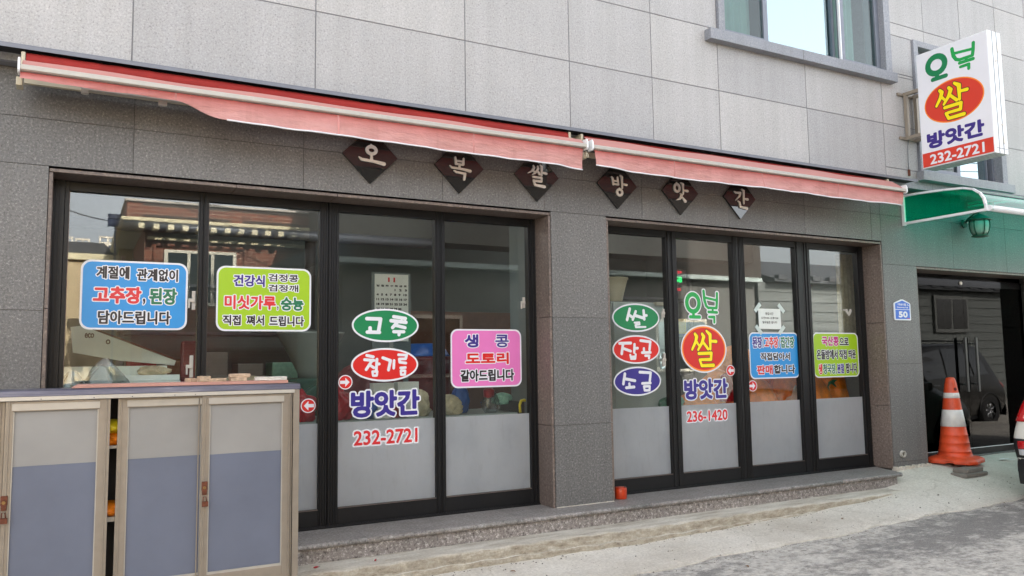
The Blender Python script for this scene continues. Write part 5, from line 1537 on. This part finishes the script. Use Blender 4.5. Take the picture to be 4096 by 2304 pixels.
obj('yellow_hook', MB().tube([(3.40, .50, .735), (3.395, .50, .80), (3.41, .50, .835), (3.44, .50, .84), (3.47, .50, .83)], .012, 10), 'yellow_plastic', label='bent yellow hose end in the corner of the fourth pane', cat='hose')
obj('yellow_poster', MB().box(3.49, 3.66, .740, .745, 1.33, 1.51), 'yellow_plastic', label='yellow poster edge on the inner pillar', cat='poster')
obj('storage_drum', MB().lathe([(.22, .0), (.24, .02), (.26, 1.18), (.27, 1.2), (.27, 1.23), (.25, 1.235)], (3.02, 1.75, 0), 32), 'maroon_plastic', label='large maroon plastic drum behind the work table', cat='drum')
obj('blue_basin', MB().lathe([(.16, 1.36), (.19, 1.35), (.25, 1.25), (.262, 1.2365), (.255, 1.2363)], (3.02, 1.75, 0), 32), 'blue_plastic', label='blue basin turned upside down on the maroon drum', cat='basin')
obj('card_box', MB().box(2.12, 2.29, .60, .70, TT, 1.015), 'paper', label='white card box left of the similar one on the table', cat='box')
obj('card_box', MB().box(2.325, 2.505, .60, .70, TT, 1.02), 'paper', label='wider white card box right of the similar one on the table', cat='box')
blob('flour_sack', (2.35, 1.5, .72), (.30, .2, .28), 'maroon_plastic', 'dark heap of packed goods behind the table', 'sack', 12, .25)
mc = thing('milling_machine', (2.0, 1.8, 0), 'dark green milling machine standing in the back of the left room', 'machine')
obj('hopper', MB().lathe([(.10, 1.05), (.12, 1.1), (.30, 1.45), (.31, 1.47)], (1.95, 1.9, 0), 24), 'fridge_steel', mc)
obj('housing', MB().box(1.65, 2.25, 1.6, 2.2, .45, 1.05).tube([(1.95, 1.58, .8), (1.95, 1.50, .8)], .2, 24), 'lantern_metal', mc, bevel=.02)
obj('stand', MB().box(1.7, 2.2, 1.65, 2.15, 0, .45), 'interior_dark', mc)
blob('towel', (1.25, 1.3, .75), (.3, .2, .2), 'cream_cloth', 'rumpled cream cloth pile on the rear bench', 'towel', 31, .3)
# left window: insulation boards
obj('insulation_board', MB().prism([(-.02, 1.46), (.05, 1.47), (.675, 1.215), (.665, 1.18), (.30, 1.22), (.0, 1.28)], .86, .90), 'foam_green', label='pale green insulation board leaning at a slant in the left window', cat='board')
obj('board_edge', MB().prism([(.05, 1.472), (.68, 1.217), (.68, 1.228), (.05, 1.484)], .855, .905), 'brown_panel', label='brown strip along the upper edge of the slanting insulation board', cat='strip')
obj('insulation_board', MB().box(-.06, .60, .70, .85, .75, 1.18), 'foam_green', label='upright greyish insulation board behind the clear plastic bag', cat='board')
obj('insulation_block', MB().box(.22, .67, .55, .69, 1.075, 1.115), 'foam_green', label='upper pale block of the stacked insulation pieces', cat='block')
obj('insulation_block', MB().box(-.06, .675, .55, .69, 1.00, 1.073), 'foam_green', label='lower long pale block of the stacked insulation pieces', cat='block')
obj('window_bench', MB().box(-.3, .9, .5, 1.0, .0, .998), 'interior_dark', label='dark bench under the insulation boards', cat='bench')
for k, (x, z) in enumerate(((.10, 1.40), (.235, 1.355))):
    q = thing('board_print', (x, .855, z - .02), ('grey word printed near the top left of the slanting board', 'grey letter printed in the middle of the slanting board')[k], 'print')
    write(q, WALL(.859), ('eco', 'o')[k], x - .03, x + (.03 if k == 0 else 0), z - .018, z + .018, 'mesh_brown', .0005, .002)
blob('towel', (.50, .62, 1.1155), (.11, .05, .038), 'cream_cloth', 'folded tan cloth lying on the insulation blocks', 'towel', 21, .2)
def bagf(u, v):
    a = 2 * math.pi * u; r = .16 * (1 - v) ** .8 + .012
    w = 1 + .25 * math.sin(3 * a + 4 * v) + .12 * math.sin(7 * a + 9 * v)
    return (.17 + r * w * math.cos(a) + .03 * v, .47 + .35 * r * w * math.sin(a), .995 + .24 * v)
obj('clear_bag', MB().grid(bagf, 40, 16), 'poly_film', label='large crumpled clear plastic bag against the left window', cat='bag')
def bagf2(u, v):
    a = 2 * math.pi * u; r = .09 * (1 - v) ** .7 + .01
    w = 1 + .25 * math.sin(3 * a + 2 * v + 1) + .12 * math.sin(6 * a + 9 * v)
    return (-.0 + r * w * math.cos(a), .42 + .35 * r * w * math.sin(a), .995 + .16 * v)
obj('clear_bag', MB().grid(bagf2, 32, 12), 'poly_film', label='smaller crumpled clear plastic bag in the bottom left corner of the window', cat='bag')
obj('machine_cover', MB().box(.70, .82, .78, .84, .6, 1.36), 'maroon_plastic', label='maroon metal cover behind the latch of the first pane', cat='cover', bevel=.02)
blob('plastic_bag', (1.25, .62, .80), (.14, .09, .12), 'cream_cloth', 'crumpled olive bag behind the second pane above the bricks', 'bag', 33, .3)
# racks with cartons at the back of the shop
def rack(x0, x1, y, label):
    r = thing('storage_rack', ((x0 + x1) / 2, y, 0), label, 'rack')
    for z in (.35, .95, 1.5, 2.0): obj('shelf', MB().box(x0, x1, y - .25, y + .25, z, z + .03), 'aluminium_grey', r)
    for x in (x0, x1 - .04):
        for yy in (y - .25, y + .21): obj('post', MB().box(x, x + .04, yy, yy + .04, 0, 2.3), 'aluminium_grey', r)
rack(.4, 2.3, 3.6, 'grey storage rack against the rear wall of the left room')
rack(5.6, 7.7, 3.4, 'grey storage rack against the rear wall of the right room')
rb = random.Random(5)
cols = [('carton', 'brown carton'), ('carton_white', 'white carton'), ('blue_plastic', 'blue crate'), ('red_plastic', 'red crate'), ('mint_plastic', 'mint tub'), ('yellow_plastic', 'yellow crate'), ('cream_plastic', 'cream tub')]
for (xa, xb, yy, side) in ((.45, 2.25, 3.5, 'left'), (5.65, 7.65, 3.3, 'right')):
    for lev, zn in (((.38, 'lowest'), (.98, 'second')) if side == 'left' else ((.98, 'second'), (1.53, 'third'))):
        x = xa; q = 0
        for place in ('far left', 'left', 'middle', 'right', 'far right'):
            w = (xb - xa) / 5; m_, nm_ = cols[rb.randrange(len(cols))]
            obj('storage_box', MB().box(x + .02, x + w - rb.uniform(.02, .09), yy - .15, yy + .2, lev + .0005, lev + rb.uniform(.2, .38)), m_, label='%s at the %s of the %s shelf of the %s rack' % (nm_, place, zn, side), cat='box', group='boxes stored on the rear racks', bevel=.008)
            x += w
obj('ceiling_pipe', MB().tube([(-.3, 1.9, 2.38), (3.3, 1.9, 2.38)], .05, 14), 'aluminium_grey', label='grey pipe running below the ceiling of the left room', cat='pipe')
obj('extractor_duct', MB().tube([(1.95, 1.95, 1.5), (1.95, 1.95, 2.34)], .05, 18), 'interior_dark', label='dark duct rising from the milling machine to the pipe', cat='duct')
obj('scale_box', MB().box(1.18, 1.5, 1.0, 1.3, .736, .95), 'lantern_metal', label='dark green weighing scale on the work table behind the second pane', cat='scale', bevel=.02)
# sacks behind the right doors
sk = [((5.60, .75, 0), (.34, .26, .50), 'orange sack low behind the 방앗간 lettering of the right doors'), ((6.0, .85, .30), (.26, .25, .44), 'orange sack stacked under the left-pointing arrow'),
      ((6.42, .72, 0), (.30, .25, .56), 'big orange sack just right of the double door stile'), ((6.45, 1.05, .6), (.34, .26, .42), 'orange sack on top of the heap behind the small blue sticker'),
      ((6.95, .80, .28), (.28, .24, .46), 'orange sack behind the right edge of the small blue sticker'), ((7.25, .72, .05), (.30, .24, .54), 'orange sack with a green print behind the last door'),
      ((7.05, 1.1, .6), (.4, .26, .44), 'orange sack at the top of the heap behind the lime sticker'), ((7.66, .85, .15), (.24, .24, .60), 'orange sack in the far right corner of the doors')]
for k, (c, s, lab) in enumerate(sk):
    blob('grain_sack', c, s, 'orange_sack', lab, 'sack', 40 + k, .12, 'orange grain sacks behind the right doors')
blob('grain_sack', (6.72, .47, .32), (.17, .12, .29), 'cream_plastic', 'white tied sack in front of the orange sacks', 'sack', 60, .1, top_tie=True)
pr_ = thing('sack_print', (7.30, .44, .80), 'dark green pepper print on the orange sack behind the last door', 'print')
brush(pr_, WALL(.478), [([(10, 90), (0, 60), (10, 30), (40, 14)], [2, 5, 9, 10]), ([(40, 14), (60, 4)], [6, 3]), ([(30, 30), (50, 60)], [8, 4])], (0, 70, 0, 100), (7.22, 7.40, .80, .93), 'ink_green', .002, 1, step=.004)
blob('plastic_bag', (5.15, .55, .70), (.09, .08, .08), 'mint_plastic', 'pale green bag at the foot of the tall fridge', 'bag', 70, .2)
blob('plastic_bag', (5.9, .60, .74), (.13, .10, .17), 'red_plastic', 'dark red bag below the left-pointing arrow of the right doors', 'bag', 71, .25)
blob('plastic_bag', (5.14, .60, .66), (.14, .10, .09), 'ink_green', 'green bag low behind the second right door', 'bag', 72, .2)
obj('low_shelf', MB().box(4.95, 6.1, .5, .95, .62, .66).box(4.97, 5.0, .52, .93, 0, .62).box(6.05, 6.08, .52, .93, 0, .62), 'interior_dark', label='low dark shelf carrying bags behind the right doors', cat='shelf')
obj('curtain_panel', MB().grid(lambda u, v: (7.62 + .30 * u, .62 + .01 * math.sin(u * 30), 1.0 + 1.35 * v), 20, 1), 'cream_cloth', label='cream curtain at the far right inside the doors', cat='curtain')

# ================================================================== ACROSS THE LANE (seen mirrored in the glass)
# red brick house with cornice
bh = thing('brick_house', (2.9, -11.5, -.4), 'red brick house with a dentilled cream cornice, seen mirrored in the left window', 'house')
YW = -11.5
obj('wall', MB().box(1.2, 9.5, -17.0, YW, -.4, 4.0), 'red_brick', bh)
obj('cornice_soffit', MB().box(.80, 9.7, -17.2, -11.02, 4.003, 4.03), 'concrete_band', bh)
obj('cornice', MB().box(.74, 9.8, -17.3, -10.96, 4.031, 4.11), 'cream_paint', bh, bevel=.02)
obj('parapet', MB().box(.84, 9.7, -17.2, -11.05, 4.111, 4.43), 'red_brick', bh, bevel=.015)
obj('coping', MB().box(.80, 9.7, -17.2, -11.0, 4.431, 4.475), 'brick_pale', bh)
obj('string_course', MB().box(1.25, 9.5, -11.499, -11.38, 3.74, 3.80), 'cream_paint', bh)
bk = MB().box(0, .11, -11.38, -11.0, 3.90, 4.0).mesh('bracket')
for k in range(32):
    o = obj('bracket', bk, 'cream_paint', bh); o.location = Vector((1.05 + k * .27, .0, .0)) - Vector(bh.location)
for k in range(4):
    x = 1.15 + k * 1.9
    obj('brick_panel', MB().box(x, x + 1.6, -11.052, -11.03, 4.18, 4.36), 'red_brick', bh)
    obj('panel_rim', MB().box(x - .03, x + 1.63, -11.049, -11.022, 4.372, 4.392).box(x - .03, x + 1.63, -11.049, -11.022, 4.148, 4.168), 'interior_dark', bh)
for x0, x1 in ((1.57, 2.98), (5.4, 6.8)):
    w = obj('window', MB().box(x0, x1, -11.499, -11.44, 3.50, 3.56).box(x0, x1, -11.499, -11.44, 2.42, 2.48).box(x0, x0 + .07, -11.499, -11.44, 2.48, 3.5).box(x1 - .07, x1, -11.499, -11.44, 2.48, 3.5)
            .box(x0 + .44, x0 + .50, -11.499, -11.45, 2.48, 3.5).box(x1 - .50, x1 - .44, -11.499, -11.45, 2.48, 3.5), 'white_frame', bh)
    obj('pane', MB().box(x0 + .07, x1 - .07, -11.498, -11.47, 2.48, 3.5), 'mirror_glass', w)
    obj('window_arch', MB().box(x0 - .15, x1 + .15, -11.499, -11.44, 3.62, 3.68).box(x0 - .21, x0 - .15, -11.499, -11.44, 2.9, 3.66).box(x1 + .15, x1 + .21, -11.499, -11.44, 2.9, 3.66), 'red_brick', bh, bevel=.02)
sp = thing('solar_panel', (.55, -12.2, 3.95), 'dark blue solar panel on the corner of the brick house roof', 'solar panel')
obj('panel', MB().box(.55, .84, -12.3, -12.26, 4.09, 4.36), 'solar_blue', sp)
obj('post', MB().box(.68, .72, -12.4, -12.31, -.4, 4.2), 'aluminium_grey', sp)
for k in range(4): obj('cell_line', MB().box(.55 + .072 * k, .555 + .072 * k, -12.2599, -12.257, 4.09, 4.36), 'aluminium_grey', sp)
# beige house further left
be = thing('beige_house', (-.5, -17, -.4), 'beige rendered house left of the brick house in the reflection', 'house')
obj('wall', MB().box(.9, 1.7, -19, -15.0, -.4, 4.25), 'beige_render', be)
obj('wall', MB().box(-8, .9, -20, -15.5, -.4, 3.75), 'beige_render', be)
obj('cornice', MB().box(.8, 1.8, -19.1, -14.9, 4.25, 4.42), 'cream_paint', be)
obj('cornice', MB().box(-8, .95, -20.1, -15.4, 3.75, 3.9), 'cream_paint', be)
obj('roof', MB().prism([(-8, 3.9), (.9, 3.9), (.6, 4.25), (-8, 4.3)], -20, -16), 'roof_tile', be)
w = obj('window', MB().box(1.18, 1.62, -15.0, -14.96, 3.0, 4.0), 'white_frame', be); obj('pane', MB().box(1.24, 1.56, -14.96, -14.95, 3.05, 3.95), 'mirror_glass', w)
# apartment towers
def tower(x0, x1, y, h, label):
    tw = thing('apartment_tower', ((x0 + x1) / 2, y - 4, -.4), label, 'tower')
    obj('wall', MB().box(x0, x1, y - 8, y, -.4, h), 'apartment_wall', tw)
    obj('roof_frame', MB().box(x0, x1, y - .3, y, h + .3, h + .42).box(x0, x0 + .12, y - .3, y, h, h + .3).box(x1 - .12, x1, y - .3, y, h, h + .3).box((x0 + x1) / 2 - .06, (x0 + x1) / 2 + .06, y - .3, y, h, h + .3), 'apartment_wall', tw)
    nxw = max(2, int((x1 - x0) / .42))
    me = MB().box(0, .26, 0, .03, 0, .22).mesh('window')
    for i in range(nxw):
        for j in range(7):
            o = obj('window', me, 'solar_blue', tw)
            o.location = Vector((x0 + .1 + i * (x1 - x0 - .1) / nxw, y + .001, h - .45 - j * .42)) - Vector(tw.location)
tower(1.45, 2.6, -59.5, 10.4, 'nearer pale apartment tower in the reflected skyline')
tower(-.1, .85, -59.5, 10.15, 'farther pale apartment tower in the reflected skyline')
tower(-1.6, -.25, -62, 10.6, 'third pale apartment tower at the edge of the reflected skyline')
# concrete and brick building with slab canopy straight across
cbd = thing('slab_building', (9.5, -9.5, -.4), 'dark brick building with a pale concrete slab edge, mirrored in the middle panes', 'building')
obj('wall', MB().box(4.3, 14.6, -13, -8.2, -.4, 3.0), 'concrete_dark', cbd)
obj('upper_wall', MB().box(4.4, 12.5, -13, -7.975, 3.12, 4.95), 'brick_dark', cbd)
obj('upper_wall', MB().box(12.502, 14.62, -13, -7.975, 3.12, 4.1), 'brick_dark', cbd)
obj('slab_edge', MB().box(3.9, 14.63, -13, -7.96, 3.02, 3.118), 'concrete_band', cbd)
obj('roof_skirt', MB().prism([(3.0, 2.92), (4.39, 3.6), (4.39, 3.125), (3.35, 2.90)], -12, -7.97), 'roof_tile', cbd)
obj('coping', MB().box(4.3, 12.55, -13.1, -7.9, 4.951, 5.05), 'concrete_band', cbd)
for x in (5.2, 8.2, 11.5):
    w = obj('window', MB().box(x, x + 1.5, -8.2, -8.16, .9, 2.1), 'white_frame', cbd); obj('pane', MB().box(x + .07, x + 1.43, -8.159, -8.15, .97, 2.03), 'mirror_glass', w)
# siding house with tiled roof
sh = thing('siding_house', (20, -9, -.4), 'low grey siding house with a dark tiled roof, mirrored in the right glass', 'house')
sb = MB()
for k in range(14):
    z = -.3 + k * .24
    sb = MB().prism([(-8.20, z), (-8.16, z), (-8.185, z + .235), (-8.20, z + .235)], 14.7, 34, 'x')
    obj('siding_board', sb, 'siding', sh)
obj('wall_core', MB().box(14.7, 34, -12, -8.2, -.4, 3.05), 'concrete_dark', sh)
obj('roof', MB().prism([(-7.9, 3.05), (-7.9, 3.12), (-10.2, 3.9), (-12.4, 3.12), (-12.4, 3.05)], 15.0, 34, 'x'), 'roof_tile', sh)
for k in range(30):
    x = 15.1 + .6 * k
    if k < 30: obj('ridge_tile', MB().box(x, x + .3, -8.0, -7.86, 3.10, 3.22), 'roof_tile', sh)
for x in (21.5, 27.5):
    w = obj('window', MB().box(x, x + 1.6, -8.16, -8.08, 1.85, 2.9), 'siding_trim', sh)
    obj('pane', MB().box(x + .1, x + .76, -8.079, -8.07, 1.95, 2.8), 'car_glass', w); obj('pane', MB().box(x + .84, x + 1.5, -8.079, -8.07, 1.95, 2.8), 'car_glass', w)
# utility pole and wires
up = thing('utility_pole', (36.0, -7.3, -.4), 'concrete utility pole far down the lane beyond the siding house', 'pole')
obj('shaft', MB().tube([(36.0, -7.3, -.4), (36.0, -7.3, 8.2)], [.15, .11], 16), 'concrete_band', up)
obj('cross_arm', MB().box(35.95, 36.05, -8.1, -6.5, 7.7, 7.78), 'aluminium_grey', up)
wires = [((-12, -9.4, 7.2), (36, -7.3, 7.8), 1.2), ((-12, -9.9, 6.6), (36, -6.6, 7.8), 1.4), ((-.4, -9.3, 6.6), (9.0, -8.6, 3.4), .12), ((-3, -12.6, 6.6), (.65, -12.3, 4.2), .5)]
wl = ['running the length of the lane to the pole', 'second line running the length of the lane on its street side', 'steep drop wire crossing in front of the brick house', 'sagging wire down to the solar panel']
for (a, b_, s), lab in zip(wires, wl):
    pts = [(a[0] + (b_[0] - a[0]) * k / 12, a[1] + (b_[1] - a[1]) * k / 12, a[2] + (b_[2] - a[2]) * k / 12 - s * 4 * (k / 12) * (1 - k / 12)) for k in range(13)]
    obj('power_line', MB().tube(pts, .012, 5), 'wire_black', label='black power cable, ' + lab, cat='power line')

# grit, pebbles and dry leaves on the ground
rg = random.Random(11)
gm = MB()
for k in range(1500):
    x = rg.uniform(1.0, 10.5)
    y = rg.choice([rg.uniform(-.98, -.46), rg.uniform(-3.2, -1.05), EDGE_Y + wob(x * 1.3, .045) - abs(rg.gauss(0, .05)) - .01, -.46 - abs(rg.gauss(0, .02))])
    if 7.2 < x and y > -.5: continue
    z = ground_z(x, y); r = abs(rg.gauss(0, .0035)) + .002
    i = len(gm.v)
    gm.v += [(x + r, y, z), (x, y + r * .8, z), (x - r, y, z), (x, y - r * .8, z), (x, y, z + r * .9)]
    gm.f += [[i, i + 1, i + 4], [i + 1, i + 2, i + 4], [i + 2, i + 3, i + 4], [i + 3, i, i + 4]]; gm.sm += [False] * 4
obj('grit', gm, 'grit', kind='stuff')
for (x, y, a, lab) in ((5.9, -.72, .4, 'small curled dry leaf on the pale apron near the end of the ledge'), (4.25, -1.25, 1.3, 'small dry leaf on the asphalt in front of the stone pillar'), (2.7, -.62, 2.2, 'small dry leaf close under the ledge')):
    z = ground_z(x, y) + .004
    c_, s_ = math.cos(a), math.sin(a)
    g = MB(); P = [(-.02, 0, 0), (-.008, .008, .006), (.012, .007, .005), (.024, 0, 0), (.012, -.007, .006), (-.008, -.008, .007)]
    g.face([(x + px * c_ - py * s_, y + px * s_ + py * c_, z + pz) for px, py, pz in P])
    o = obj('dry_leaf', g, 'leaf_dry', label=lab, cat='leaf'); m_ = o.modifiers.new('thickness', 'SOLIDIFY'); m_.thickness = .001
